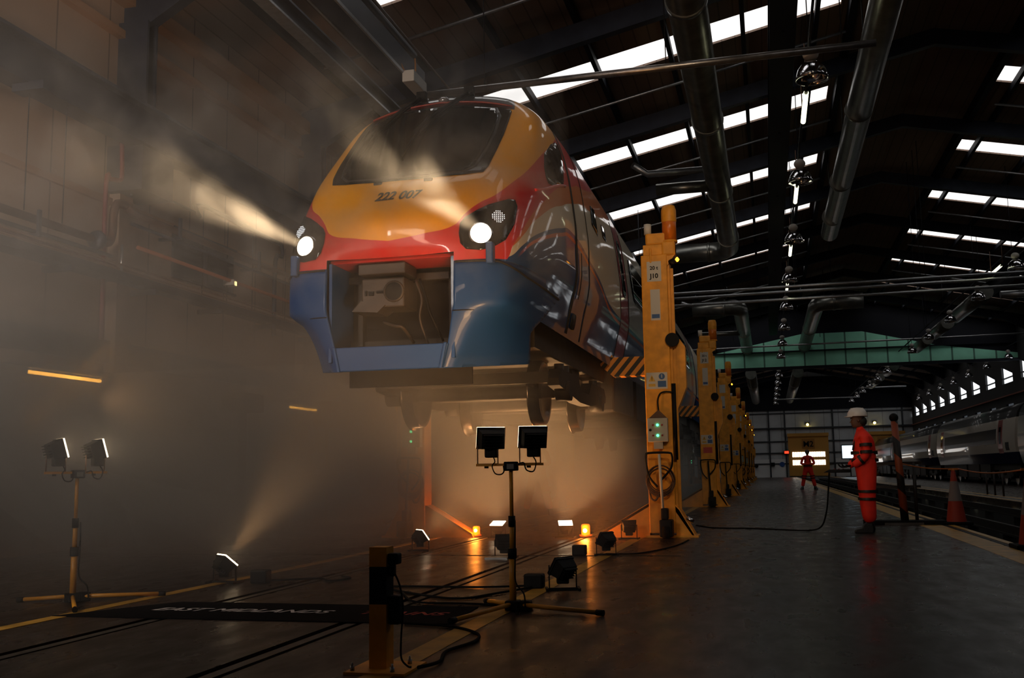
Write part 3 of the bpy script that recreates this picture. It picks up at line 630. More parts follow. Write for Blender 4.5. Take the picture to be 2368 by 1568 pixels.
def skin_mesh(name, zs, us, keep, m, parent, half=0):
    bm = bmesh.new(); uvl = bm.loops.layers.uv.new('side'); n = len(us)
    rows_ = nose_rows(zs, us)
    sval = [u if u <= 7 else 7 + (u - 7) * (CAR_LEN - 3) / 2 for u in us]
    for s in ((1, -1) if not half else (half,)):
        vs = [[bm.verts.new((s * p[0], p[1], p[2])) for p in row] for row in rows_]
        for i in range(len(zs) - 1):
            for j in range(n - 1):
                if not keep((zs[i] + zs[i + 1]) / 2, (us[j] + us[j + 1]) / 2): continue
                q = [(i, j), (i, j + 1), (i + 1, j + 1), (i + 1, j)]
                if s < 0: q = q[::-1]
                try: f = bm.faces.new([vs[a][c] for a, c in q])
                except ValueError: continue
                f.smooth = True
                for lp, (a, c) in zip(f.loops, q): lp[uvl].uv = (sval[c] / 17.0, zs[a] / 4.0)
    bmesh.ops.remove_doubles(bm, verts=bm.verts, dist=1e-4)
    bmesh.ops.delete(bm, geom=[v for v in bm.verts if not v.link_faces], context='VERTS')
    me = bpy.data.meshes.new(name); bm.to_mesh(me); bm.free(); me.materials.append(m)
    o = bpy.data.objects.new(name, me); COL.objects.link(o); o.parent = parent
    return o
zs = sorted(set([round(z, 4) for z in np.linspace(1.40, 3.88, 56)] + [round(z, 4) for z in np.linspace(.98, 1.40, 9)]))
us = [round(u, 4) for u in np.linspace(0, 7, 85)] + [round(u, 4) for u in np.linspace(7, 8, 50)][1:]
train = empty('passenger_train_carriage', (TX, 8.85, LIFT), 0, 'front carriage of the lifted passenger train with yellow, red and blue nose', 'train')
USPLIT = 5.75
body = skin_mesh('body_shell', zs, us, lambda z, u: z > (1.47 if u < 2.0 else 1.40) or u > USPLIT, LIV, train)
skirt_z = [round(z, 4) for z in np.linspace(.33, 1.398, 25)]
skirt_u = [round(u, 4) for u in np.linspace(2, 7, 61)]
for half in (1, -1):
  sk = skin_mesh('front_skirt', skirt_z, skirt_u, lambda z, u: True, BLUEP, train, half=half)
  _SL = lambda y: .83 + (y - 1.09) * .552
  # trim the skirt's rear edge on a slant, then give the skin thickness
  bm = bmesh.new(); bm.from_mesh(sk.data)
  for co, no in (((0, 1.09, .83), Vector((0, .48, -.87)).normalized()), ((0, 1.09, 0), Vector((0, 1, 0)))):
      bmesh.ops.bisect_plane(bm, geom=bm.verts[:] + bm.edges[:] + bm.faces[:], plane_co=co, plane_no=no)
  bmesh.ops.delete(bm, geom=[f for f in bm.faces if f.calc_center_median().y > 1.09 and f.calc_center_median().z < _SL(f.calc_center_median().y)], context='FACES')
  bmesh.ops.bisect_plane(bm, geom=bm.verts[:] + bm.edges[:] + bm.faces[:], plane_co=(0, .1, .405), plane_no=Vector((0, .11, -1)).normalized(), clear_outer=True)
  bmesh.ops.bisect_plane(bm, geom=bm.verts[:] + bm.edges[:] + bm.faces[:], plane_co=(0, 1.9, 1.2), plane_no=(0, 1, 0), clear_outer=True)
  bmesh.ops.bisect_plane(bm, geom=bm.verts[:] + bm.edges[:] + bm.faces[:], plane_co=(0, 0.1, 1.398), plane_no=Vector((0, 0, 1)), clear_outer=True)
  bm.to_mesh(sk.data); bm.free()
  so = sk.modifiers.new('thick', 'SOLIDIFY'); so.thickness = .03; so.offset = -1
# inner side walls of the coupler recess
for s in (-1, 1):
    MB().box(*sorted((s * .60, s * .63)), .09, .62, .5, 1.46).build('recess_side', BLUEP, train)
# red recess roof; back plate with the recess's shade put into its colour
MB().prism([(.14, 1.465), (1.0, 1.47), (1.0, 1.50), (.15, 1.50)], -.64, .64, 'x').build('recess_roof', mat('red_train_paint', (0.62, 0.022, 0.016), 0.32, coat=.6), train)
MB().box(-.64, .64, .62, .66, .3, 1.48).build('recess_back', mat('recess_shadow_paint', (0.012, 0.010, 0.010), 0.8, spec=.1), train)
# vertical red jowls beside the recess and snowplough bar
m_ = MB()
m_.prism([(-.52, .405), (-.58, .635), (.58, .635), (.52, .405)], .05, .10, 'y')
m_.build('snowplough', BLUEP, train, bevel=.01)
for s in (-1, 1): MB().prism([(s * .49, .40), (s * .54, .64), (s * .57, .64), (s * .52, .40)], .03, .06, 'y').build('snowplough_rib', BLUEP, train, bevel=.008)
# coupler and its clutter
GRM = mat('coupler_metal', (0.06, 0.045, 0.037), 0.55, metal=.3, noise=.4, nscale=8, bump=.2)
cp = MB().box(-.36, .12, .16, .5, 1.345, 1.45).build('coupler_cover', GRM, train, bevel=.01)
cp = MB().box(-.35, .09, .22, .6, 1.03, 1.32).build('coupler_head', GRM, train, bevel=.015)
MB().prism([(-.44, 1.0), (-.35, 1.1), (-.10, 1.05), (-.18, .98)], .2, .5, 'y').build('coupler_horn', GRM, cp)
MB().lathe([(.088, -.012), (.102, -.012), (.105, .0), (.105, .02), (.085, .02)], (-.015, .215, 1.18), 28, 'y').build('coupler_ring', GRM, cp)
MB().cyl((-.015, .214, 1.18), (-.015, .24, 1.18), .088, n=28).build('coupler_hole', BLK, cp)
m_ = MB(); m_.box(-.27, -.22, .205, .22, 1.15, 1.19).box(-.31, -.29, .205, .22, 1.15, 1.2).box(-.19, -.12, .205, .22, 1.17, 1.19)
m_.build('coupler_pins', BLK, cp)
MB().tube([(.22, .3, 1.3), (.30, .25, 1.1), (.34, .25, .95), (.42, .4, .7)], .014, 8, 5).build('hose', BLK, train)
MB().tube([(-.15, .3, .9), (.0, .2, .84), (.08, .2, .82), (.12, .4, .7)], .016, 8, 5).build('hose', GRM, train)
MB().tube([(.16, .35, 1.3), (.24, .3, 1.1), (.22, .3, .9), (.30, .4, .6)], .012, 8, 5).build('hose', GRM, train)
MB().box(-.6, .6, .55, .6, .66, .75).box(-.6, .6, .5, .56, 1.33, 1.40).box(-.5, -.45, .5, .6, .7, 1.4).box(.45, .5, .5, .6, .7, 1.4).build('cross_beam', UND, train)
# chunky blue bumper seams and lifting lugs
for s in (-1, 1):
    sp_ = []
    for u_ in np.linspace(2.05, 6.35, 26):
        z_ = 1.392 if u_ < 3.6 else 1.392 - .085 * min(1, (u_ - 3.6) / 1.2)
        p_ = nose_rows([z_], [u_])[0][0]; sp_.append((s * (p_[0] + .003), p_[1] - .003, z_))
    MB().tube(sp_, .011, 6).build('seam', SEAM, train)
    MB().tube([(s * .63, .03, .93), (s * .82, .08, .935), (s * .99, .235, .94)], .005, 6, 4).build('seam', SEAM, train)
    MB().box(*sorted((s * .95, s * 1.02)), .045, .14, 1.36, 1.56).build('lifting_lug', BLUEP, train, bevel=.012)

# --- helper: lay a shaped patch on the skin
def skin_bvh():
    V, F = [], []
    z2 = list(np.linspace(.33, 3.88, 70)); rr = nose_rows(z2, us); n = len(us)
    for s in (1, -1):
        b = len(V)
        for row in rr: V.extend((s * p[0], p[1], p[2]) for p in row)
        for i in range(len(z2) - 1):
            for j in range(n - 1):
                F.append((b+i*n+j, b+i*n+j+1, b+(i+1)*n+j+1)); F.append((b+i*n+j, b+(i+1)*n+j+1, b+(i+1)*n+j))
    return BVHTree.FromPolygons([Vector(v) for v in V], F)
BV = skin_bvh()
def round_poly(poly, k=4):
    pts = [Vector((p[0], p[1], 0)) for p in poly]; out = []; n = len(pts)
    for i in range(n):
        a, b, c = pts[i - 1], pts[i], pts[(i + 1) % n]
        d = min((a - b).length, (c - b).length) * .35
        p, q = b + (a - b).normalized() * d, b + (c - b).normalized() * d
        for j in range(k + 1):
            t = j / k; r_ = p * (1 - t) ** 2 + b * 2 * t * (1 - t) + q * t * t; out.append((r_.x, r_.y))
    return out
def patch(name, poly, mode, m, parent, off=.006, step=.05, rnd=True, side=1, thick=.004):
    """poly in (x,z) seen from the front, (y,z) seen from the side, or (d,z) seen from the corner; laid on the skin"""
    if rnd: poly = round_poly(poly)
    bm = bmesh.new(); f = bm.faces.new([bm.verts.new((p[0], p[1], 0)) for p in poly])
    x0, x1 = min(p[0] for p in poly), max(p[0] for p in poly); y0, y1 = min(p[1] for p in poly), max(p[1] for p in poly)
    for ax, a, b in ((0, x0, x1), (1, y0, y1)):
        k = int((b - a) / step)
        for i in range(1, k + 1):
            co = [0, 0, 0]; co[ax] = a + (b - a) * i / (k + 1); no = [0, 0, 0]; no[ax] = 1
            bmesh.ops.bisect_plane(bm, geom=bm.verts[:] + bm.edges[:] + bm.faces[:], plane_co=co, plane_no=no)
    bmesh.ops.triangulate(bm, faces=[f for f in bm.faces if len(f.verts) > 4])
    c45 = Vector((-.70, .714, 0))
    for v in bm.verts:
        a, z = v.co.x, v.co.y
        if mode == 'front': o = Vector((a, -3, z)); d = Vector((0, 1, 0))
        elif mode == 'side': o = Vector((side * 4, a, z)); d = Vector((-side, 0, 0))
        else:  # corner: 'a' runs along the tangent direction (x+ , y+), looking inwards at 45 degrees
            t = Vector((.714, .70, 0)); o = t * a + Vector((0.0, 0.0, z)) - c45 * 4; d = c45.copy()
            if side < 0: o.x *= -1; d.x *= -1
        loc, nr, _, _ = BV.ray_cast(o, d)
        if loc is None: v.co = o + d * 4; continue
        if nr.dot(d) > 0: nr = -nr
        v.co = loc + nr * off
    for f in bm.faces: f.smooth = True
    bmesh.ops.recalc_face_normals(bm, faces=bm.faces)
    me = bpy.data.meshes.new(name); bm.to_mesh(me); bm.free(); me.materials.append(m)
    o = bpy.data.objects.new(name, me); COL.objects.link(o); o.parent = parent
    sm = o.modifiers.new('thick', 'SOLIDIFY'); sm.thickness = thick; sm.offset = -1
    return o
# windscreen: black surround, gasket, glass
ws = [(-.835,2.47),(-.80,2.38),(-.62,2.345),(-.3,2.31),(0,2.30),(.3,2.31),(.62,2.345),(.80,2.38),(.835,2.47),(.855,2.7),(.862,2.98),(.855,3.22),(.845,3.36),(.80,3.44),(.6,3.50),(.3,3.535),(0,3.54),(-.3,3.535),(-.6,3.50),(-.80,3.44),(-.845,3.36),(-.855,3.22),(-.862,2.98),(-.855,2.7)]
wsp = patch('windscreen', ws, 'front', mat('windscreen_surround', (0.006, 0.006, 0.007), 0.15, spec=.3), train, .008, rnd=False)
wi = [(-.70,2.47),(-.60,2.39),(-.3,2.36),(0,2.35),(.3,2.36),(.60,2.39),(.70,2.47),(.745,2.7),(.755,2.98),(.74,3.25),(.66,3.40),(.3,3.45),(-.3,3.45),(-.66,3.40),(-.74,3.25),(-.755,2.98),(-.745,2.7)]
def ring(poly, k):
    cx = sum(p[0] for p in poly) / len(poly); cz = sum(p[1] for p in poly) / len(poly)
    return [(cx + (p[0] - cx) * k, cz + (p[1] - cz) * k) for p in poly]
patch('windscreen_gasket', ring(wi, 1.035), 'front', mat('gasket', (0.03, 0.03, 0.032), 0.35), wsp, .012, rnd=False)
patch('windscreen_glass', wi, 'front', GLS, wsp, .016, rnd=False)
# reddish trim line and marker lamp over the windscreen
def on_front(x, z, off=.02):
    loc, nr, _, _ = BV.ray_cast(Vector((x, -3, z)), Vector((0, 1, 0)))
    return loc + (nr if nr.y < 0 else -nr) * off
MB().tube([on_front(x, 3.56 - .09 * (x / .8) ** 2, .012) for x in np.linspace(-.82, .82, 21)], .011, 6).build('trim_line', mat('red_trim', (0.30, 0.03, 0.02), 0.4), train)
p_ = on_front(0.02, 3.63, .0)
hl = MB(); hl.ball(tuple(p_ + Vector((0, .0, .0))), .062, 18, .8); hl.build('top_marker_lamp', mat('clear_lamp', (0.5, 0.5, 0.52), 0.08, metal=.7), train)
# wipers: long arms from the roof lip over the glass
def wiper(x0, z0, x1, z1):
    a = on_front(x0, z0, .05); b = on_front(x1, z1, .04)
    g = [a + (b - a) * t + Vector((0, -.05 * math.sin(math.pi * t), 0)) for t in np.linspace(0, 1, 8)]
    wp = MB().tube(g, .020, 6).build('wiper', BLK, train)
    MB().tube([p + Vector((.055, 0, .0)) for p in g], .012, 6).build('wiper_link', BLK, wp)
    MB().tube([on_front(x1 - .0, z1 - .38, .035), on_front(x1 + .02, z1, .035), on_front(x1 + .07, z1 + .30, .035)], .010, 6).build('wiper_blade', BLK, wp)
    MB().box(a.x - .05, a.x + .06, a.y - .04, a.y + .03, a.z - .04, a.z + .06).build('wiper_pivot', BLK, wp)
wiper(-.31, 3.73, -.60, 3.06); wiper(.26, 3.73, -.08, 3.0)
# number, handles under the windscreen
num = text_mesh('222 007', .135, mat('black_numeral', (0.004, 0.004, 0.004), .7, spec=.05), 'running_number', train, (0, 0, 0), (0, 0, 0), extrude=0, shear=.28, bold=.0035)
for v in num.data.vertices:
    x, z = v.co.x * 1.0 + .03, v.co.y + 2.105; p = on_front(x, z, .006); v.co = p
for x in (-.22, .30): MB().box(x - .04, x + .04, on_front(x, 2.30).y - .02, on_front(x, 2.30).y + .02, 2.275, 2.305).build('grab_step', BLK, train)
# headlights
HOUS = mat('headlight_housing', (0.004, 0.004, 0.005), 0.12, spec=.4)
HLG = mat('headlight_lit', (1, .95, .85), emit=(1.0, 0.86, 0.62), es=9)
LEDM = mat('marker_led', (1, 1, 1), emit=(0.92, 0.95, 1.0), es=1.3)
hp3 = [(.681,.088,1.663),(.683,.124,1.772),(.718,.157,1.831),(.817,.225,1.91),(.915,.302,1.977),(1.067,.489,2.068),(1.115,.55,2.072),(1.140,.54,2.0),(1.138,.41,1.795),(1.086,.255,1.609),(.992,.14,1.522),(.89,.088,1.492),(.757,.065,1.507),(.703,.067,1.565)]
hp = [(x * .714 + y * .70, z) for x, y, z in hp3]
for s in (-1, 1):
    h = patch('headlight', hp, 'corner', HOUS, train, .010, step=.03, side=s, rnd=False)
    cx, cy_, cz = s * .885, .128, 1.657
    nrm = Vector((s * .28, -1, .12)).normalized()
    rot = nrm.to_track_quat('Z', 'Y')
    c = Vector((cx, cy_, cz)) + nrm * .018
    def disc(r0, r1, h0, h1, mm, nm, par, cc=c):
        o = MB().lathe([(r0, h0), (r1, h1), (max(r1 - .02, .001), h1 + .004), (.001, h1 + .008)], (0, 0, 0), 28).build(nm, mm, par)
        o.location = cc; o.rotation_euler = rot.to_euler(); return o
    disc(.118, .112, -.03, .004, CHR, 'headlight_bezel', h); disc(.100, .098, .0, .012, HLG, 'headlight_lens', h)
    c2 = Vector((s * 1.012, .285, 1.845)); n2 = Vector((s * .55, -1, .25)).normalized(); r2 = n2.to_track_quat('Z', 'Y'); led = MB()
    for i in range(-3, 4):
        for j in range(-3, 4):
            if i * i + j * j <= 11: led.ball((i * .019, j * .019, .0), .0055, 6)
    o = led.build('marker_led_cluster', LEDM, h); o.location = c2 + n2 * .02; o.rotation_euler = r2.to_euler()
    # real beam thrown forward from each headlight
    wl = Vector((TX, 8.85, LIFT)) + Vector((cx, cy_, cz)) + nrm * .06
    lamp('SPOT', 'headlight_beam', wl, 3600, (1.0, 0.72, 0.42), to=wl + Vector((0.0, -10, .0)), spot_size=R(14), spot_blend=1.0, shadow_soft_size=.04)
# cab side window, crew door seams, passenger windows
for s in (-1, 1):
    patch('cab_side_window', [(1.60,2.86),(2.00,3.09),(2.20,3.17),(2.36,3.23),(2.46,3.22),(2.47,3.12),(2.36,2.93),(2.22,2.71),(2.14,2.65),(1.60,2.50),(1.48,2.49),(1.44,2.54),(1.46,2.66)], 'side', GLS, train, .010, side=s, step=.08, rnd=False)
    for y in (2.56, 2.62, 3.42):
        patch('door_seam', [(y, 1.02), (y + .028, 1.02), (y + .028, 3.42), (y, 3.42)], 'side', SEAM, train, .008, step=.15, rnd=False, side=s, thick=.006)
    patch('door_grab_rail', [(2.80, 1.45), (2.84, 1.45), (2.84, 2.0), (2.80, 2.0)], 'side', SEAM, train, .02, step=.15, side=s)
    patch('door_panel_plate', [(2.72, 1.10), (2.98, 1.10), (2.98, 1.28), (2.72, 1.28)], 'side', SEAM, train, .008, step=.15, side=s)
    patch('toilet_window', [(3.95,2.62),(4.40,2.56),(4.42,2.93),(4.05,2.90)], 'side', GLS, train, .008, side=s, step=.1, rnd=False)
    patch('toilet_window', [(4.88,2.66),(5.22,2.66),(5.22,2.84),(4.88,2.84)], 'side', GLS, train, .008, side=s, step=.1, rnd=False)
    for y in (6.2, 7.12): patch('door_seam', [(y, 1.02), (y + .025, 1.02), (y + .025, 3.2), (y, 3.2)], 'side', SEAM, train, .008, step=.2, rnd=False, side=s, thick=.006)
    patch('door_window', [(6.45, 2.1), (6.85, 2.1), (6.85, 3.0), (6.45, 3.0)], 'side', GLS, train, .009, side=s, step=.1)
    patch('saloon_window', [(7.7,2.22),(20.4,2.22),(20.4,2.98),(7.7,2.98)], 'side', GLS, train, .008, side=s, step=.3)
    # moulded lip at the cab window sill
    lp_ = []
    for t_ in np.linspace(0, 1, 16):
        u_ = 4.42 + 1.85 * t_; z_ = pchip([0, .4, .8, 1], np.array([2.29, 2.43, 2.60, 2.68]), t_); p_ = nose_rows([z_], [u_])[0][0]; lp_.append((s * p_[0], p_[1], z_))
    MB().tube(lp_, .016, 8).build('sill_lip', LIV if False else mat('red_train_paint', (0, 0, 0)), train)
# underframe, bogies, far end
MB().box(-1.05, 1.05, 1.6, 22.4, .75, 1.06).build('underframe', UND, train)
for y0, y1, d_ in ((6.3, 8.6, .32), (9.0, 11.4, .30), (11.8, 15.6, .3)):
    MB().box(-1.2, 1.2, y0, y1, d_, 1.0).build('equipment_case', UND, train, bevel=.03)
MB().prism([(x, z) for x, z in ((-1.19, 1.0), (-1.35, 2.0), (-1.25, 3.0), (-1.0, 3.6), (0, 3.86), (1.0, 3.6), (1.25, 3.0), (1.35, 2.0), (1.19, 1.0))], CAR_LEN - .1, CAR_LEN - .05, 'y').build('end_wall', UND, train)
def bogie(y, parent):
    b = MB()
    for s in (-1, 1):
        b.prism([(y - 1.75, .50), (y - 1.6, .62), (y - .5, .62), (y - .3, .45), (y + .3, .45), (y + .5, .62), (y + 1.6, .62), (y + 1.75, .50), (y + 1.7, .42), (y + .4, .3), (y - .4, .3), (y - 1.7, .42)], *sorted((s * .98, s * 1.12)), 'x')
    b.box(-1.0, 1.0, y - .25, y + .25, .4, .75).box(-1, 1, y - 1.75, y - 1.65, .45, .58)
    bo = b.build('bogie', UND, parent)
    for yy in (y - 1.2, y + 1.2):
        MB().cyl((-.95, yy, .39), (.95, yy, .39), .08, n=14).build('axle', GRM, bo)
        for s in (-1, 1):
            MB().lathe([(.06, -.06), (.30, -.06), (.34, -.065), (.42, -.07), (.42, -.05), (.395, -.04), (.39, .065), (.34, .065), (.30, .03), (.06, .03)], (s * .775, yy, .39), 40, 'x').build('wheel', mat('wheel_tread', (0.35, 0.30, 0.27), 0.22, metal=1.0), bo)
            MB().cyl((s * .98, yy, .39), (s * 1.16, yy, .39), .12, n=16).build('axle_box', UND, bo)
            for q in (-.16, .16): MB().cyl((s * 1.05, yy + q, .48), (s * 1.05, yy + q, .70), .06, n=10).build('spring', GRM, bo)
    return bo
bogie(4.25, train); bogie(18.3, train)
# following carriages
prof = [(1.19, 1.0), (1.28, 1.4), (1.35, 1.77), (1.35, 2.18), (1.325, 2.48), (1.26, 2.98), (1.15, 3.36), (1.02, 3.58), (.81, 3.75), (.47, 3.84), (0, 3.88)]
def carriage(name, loc, label, m, liv, group):
    t = empty(name, loc, 0, label, 'train carriage', group)
    bm = bmesh.new(); uvl = bm.loops.layers.uv.new('side'); ys = [0, CAR_LEN - .4]
    full = prof + [(-x, z) for x, z in prof[::-1][1:]]
    sc_ = [9.3, 15.0]
    vs = [[bm.verts.new((x, y, z)) for x, z in full] for y in ys]
    for i in range(len(full) - 1):
        f = bm.faces.new((vs[0][i], vs[1][i], vs[1][i + 1], vs[0][i + 1])); f.smooth = True
        for lp, (a, j) in zip(f.loops, ((0, i), (1, i), (1, i + 1), (0, i + 1))): lp[uvl].uv = (sc_[a] / 17, full[j][1] / 4)
    for a in (0, 1): bm.faces.new(vs[a] if a else vs[a][::-1])
    bmesh.ops.recalc_face_normals(bm, faces=bm.faces)
    me = bpy.data.meshes.new('body_shell'); bm.to_mesh(me); bm.free(); me.materials.append(m)
    o = bpy.data.objects.new('body_shell', me); COL.objects.link(o); o.parent = t
    RD = mat('carriage_red_door', (0.36, 0.022, 0.018), 0.3, coat=.4)
    for s in (-1, 1):
        def side_box(nm, y0, y1, z0, z1, mm, off=.012):
            pts = [p for p in prof]
            def xa(z):
                for (a, b), (c, d) in zip(pts, pts[1:]):
                    if b <= z <= d: return a + (c - a) * (z - b) / (d - b)
                return 1.3
            zz = list(np.linspace(z0, z1, 8)); g = MB(); v = []
            for z in zz: v += [(s * (xa(z) + off), y0, z), (s * (xa(z) + off), y1, z)]
            for z in zz: v += [(s * (xa(z) - .02), y0, z), (s * (xa(z) - .02), y1, z)]
            n = len(zz); fs = [(2*i, 2*i+1, 2*i+3, 2*i+2) for i in range(n - 1)]
            fs += [(0, 1, 2*n+1, 2*n), (2*n-2, 2*n-1, 4*n-1, 4*n-2)] + [(2*i, 2*i+2, 2*n+2*i+2, 2*n+2*i) for i in range(n-1)] + [(2*i+1, 2*i+3, 2*n+2*i+3, 2*n+2*i+1) for i in range(n-1)]
            return g.add(v, fs).build(nm, mm, t)
        side_box('saloon_window', 4.0, 19.0, 1.98, 2.70, mat('carriage_window', (0.004, 0.004, 0.005), 0.35, spec=.1))
        for y in (2.6, 19.7):
            d = side_box('door', y, y + .95, 1.50, 3.08, RD)
            side_box('door_window', y + .28, y + .68, 1.95, 2.75, GLS, .02).parent = d
        side_box('vent_grille', 1.3, 2.0, 1.62, 2.0, SEAM)
    MB().box(-1.05, 1.05, .6, 21.6, .7, 1.02).build('underframe', UND, t)
    for y0, y1 in ((6.5, 9), (9.4, 12.5), (13, 15.5)): MB().box(-1.2, 1.2, y0, y1, .3, 1.0).build('equipment_case', UND, t)
    MB().box(-.7, .7, -.18, 0, 1.1, 3.2).build('gangway', SEAM, t)
    bogie(3.6, t); bogie(18.6, t)
    return t
c2_ = carriage('passenger_train_carriage', (TX, 8.85 + CAR_LEN + .4, LIFT), 'second lifted carriage, coupled behind the nosed front carriage', LIV, True, 'lifted train carriages')
train['group'] = 'lifted train carriages'
for k in (2, 3):
    c = copy_tree(c2_); c.location = (TX, 8.85 + (CAR_LEN + .4) * k, LIFT); c['label'] = '%s lifted carriage of the long train, far along the jack row' % ORD[k]
CRM = bpy.data.materials.new('cream_and_blue_train_paint'); CRM.use_nodes = True
def _crm():
    nt = CRM.node_tree; N = nt.nodes.new; L = nt.links.new; b = nt.nodes['Principled BSDF']; tc = N('ShaderNodeTexCoord'); sp = N('ShaderNodeSeparateXYZ'); L(tc.outputs['Object'], sp.inputs[0])
    r = N('ShaderNodeValToRGB'); r.color_ramp.interpolation = 'CONSTANT'; d = N('ShaderNodeMath'); d.operation = 'DIVIDE'; L(sp.outputs[2], d.inputs[0]); d.inputs[1].default_value = 4
    e = r.color_ramp.elements; e[0].position = 0; e[0].color = (.008, .012, .04, 1); e[1].position = 1.53 / 4; e[1].color = (.58, .53, .46, 1)
    q = e.new(3.10 / 4); q.color = (.015, .015, .016, 1); L(d.outputs[0], r.inputs[0]); L(r.outputs[0], b.inputs['Base Color'])
    b.inputs['Roughness'].default_value = .35; b.inputs['Coat Weight'].default_value = .3
_crm()
wt = None
for k, y0 in enumerate((27.6, 50.3, 72.7, 95.1)):
    lb = ['nearest carriage of the parked white train, cut by the right edge of the picture', 'parked white carriage with long dark window behind the orange cone', 'third parked white carriage, its window glowing brown', 'farthest parked white carriage near the far doors'][k]
    if wt is None:
        wt = carriage('passenger_train_carriage', (12.2, y0, 0), lb, CRM, False, 'parked white train carriages')
    else:
        c = copy_tree(wt); c.location = (12.2, y0, 0); c['label'] = lb
# ---------------------------------------------------------------- lifting jacks
WARN = mat('pale_label', (0.55, 0.52, 0.48), 0.5)
BLUL = mat('blue_label', (0.03, 0.10, 0.28), 0.5)
YELL = mat('yellow_label', (0.6, 0.36, 0.05), 0.5)
REDL = mat('red_label', (0.5, 0.05, 0.05), 0.5)
GRN = mat('green_led', (0.1, 1, .4), emit=(0.08, 1.0, 0.35), es=4)
AMB = mat('amber_led', (1, .5, .05), emit=(1.0, 0.35, 0.02), es=6)
ORB = mat('beacon_plastic', (0.65, 0.16, 0.01), 0.3)
def jack(loc, label, mir, txt, lit, box=True):
    """mir = +1: the row right of the train (arm reaches left, to -x)"""
    t = empty('lifting_jack', loc, 0, label, 'lifting jack', 'lifting jacks in rows beside the train'); q = mir
    def bx(mb, x0, x1, *r): return mb.box(*sorted((q * x0, q * x1)), *r)
    H = 4.12
    c = bx(MB(), -.19, .19, 0, .34, .06, H).build('column', YEL, t, bevel=.012)
    bx(bx(MB(), .19, .225, .05, .30, .06, H - .05), .225, .27, .1, .16, .1, H - .2).build('guide_rail', YEL, t)
    bx(bx(MB(), -.155, .14, .02, .3, H, H + .16), -.06, -.03, -.01, .02, H - .12, H + .10).build('head_plate', YEL, t, bevel=.01)
    bx(bx(MB(), -.12, .30, .04, .28, H + .16, H + .34), .12, .32, .0, .22, H - .02, H + .2).build('motor_housing', YEL, t, bevel=.03)
    MB().prism([(q * .14, H - .25), (q * .32, H + .0), (q * .32, H + .16), (q * .14, H + .16)], .02, .2, 'y').build('motor_bracket', YEL, t)
    MB().cyl((q * -.09, .15, H + .34), (q * -.09, .15, H + .5), .055, n=14).build('motor_cap', WHT, t)
    b = MB().cyl((q * .235, .12, H + .2), (q * .235, .12, H + .66), .105, .105, 20).build('beacon', ORB, t)
    MB().lathe([(.108, H + .5), (.112, H + .52), (.112, H + .68), (.09, H + .75), (.001, H + .76)], (q * .235, .12, 0), 20).build('beacon_cap', YEL, b)
    MB().cyl((q * .235, .12, H + .19), (q * .235, .12, H + .22), .118, n=20).build('beacon_base', YEL, b)
    fl = MB().cyl((q * .24, .05, H - .12), (q * .34, -.02, H - .10), .045, n=12).build('signal_lamp', BLK, t)
    MB().cyl((q * .338, -.02, H - .10), (q * .36, -.035, H - .095), .035, n=4).build('signal_lens', AMB if lit else BLK, fl)
    # carrying arm: hazard striped beam under the car
    a = MB(); a.prism([(q * -.19, 2.62), (q * -.72, 2.62), (q * -.86, 2.52), (q * -.66, 2.34), (q * -.19, 2.34)], .02, .3, 'y')
    arm = a.build('carrying_arm', HAZ, t)
    MB().prism([(q * -.66, 2.62), (q * -.78, 2.62), (q * -.70, 2.82)], .0, .30, 'y').build('arm_stop', YEL, arm)
    MB().prism([(q * .19, 1.75), (q * .23, 1.75), (q * .40, 2.15), (q * .40, 2.75), (q * .33, 2.86), (q * .19, 2.86)], .12, .34, 'y').build('carriage_plate', YEL, t)
    MB().cyl((q * .23, -.03, 2.84), (q * .23, .04, 2.84), .10, n=24).build('guide_roller', BLK, t)
    MB().cyl((q * .225, .01, 1.1), (q * .225, .01, 2.2), .03, n=10).build('cable_chain', BLK, t)
    # labels
    if txt is not None:
        p = bx(MB(), -.105, .105, -.004, 0, 3.72, 4.02).build('capacity_plate', WARN, t)
        if txt: 
            text_mesh('20 t', .075, BLK, 'lettering', p, (0, -.006, 3.92), bold=.002); text_mesh(txt, .095, BLK, 'lettering', p, (0, -.006, 3.80), bold=.003)
        p = bx(MB(), -.065, .075, -.004, 0, 3.14, 3.60).build('instruction_plate', WARN, t)
        bx(MB(), -.052, .062, -.006, -.004, 3.17, 3.23).build('blue_strip', BLUL, p)
        p = bx(MB(), -.165, .14, -.004, 0, 2.13, 2.37).build('warning_plate', WARN, t); p.location.z = 0 if box else -.52
        if txt == 'J12': bx(MB(), -.12, .11, -.004, 0, 1.38, 1.53).build('red_plate', REDL, t)
        MB().prism([(-.135, 2.24), (-.035, 2.24), (-.085, 2.335)], -.006, -.004, 'y').build('warning_triangle', YELL, p)
        MB().box(-.088, -.080, -.0075, -.006, 2.265, 2.31).box(-.088, -.080, -.0075, -.006, 2.25, 2.258).build('exclamation_mark', BLK, p)
        MB().box(-.135, -.035, -.006, -.004, 2.165, 2.205).build('yellow_strip', YELL, p)
        MB().cyl((.06, -.004, 2.31), (.06, -.006, 2.31), .045, n=24).box(0, .12, -.006, -.004, 2.155, 2.245).build('blue_instruction', BLUL, p)
        MB().box(.055, .065, -.0075, -.006, 2.29, 2.34).build('exclamation_mark', WARN, p)
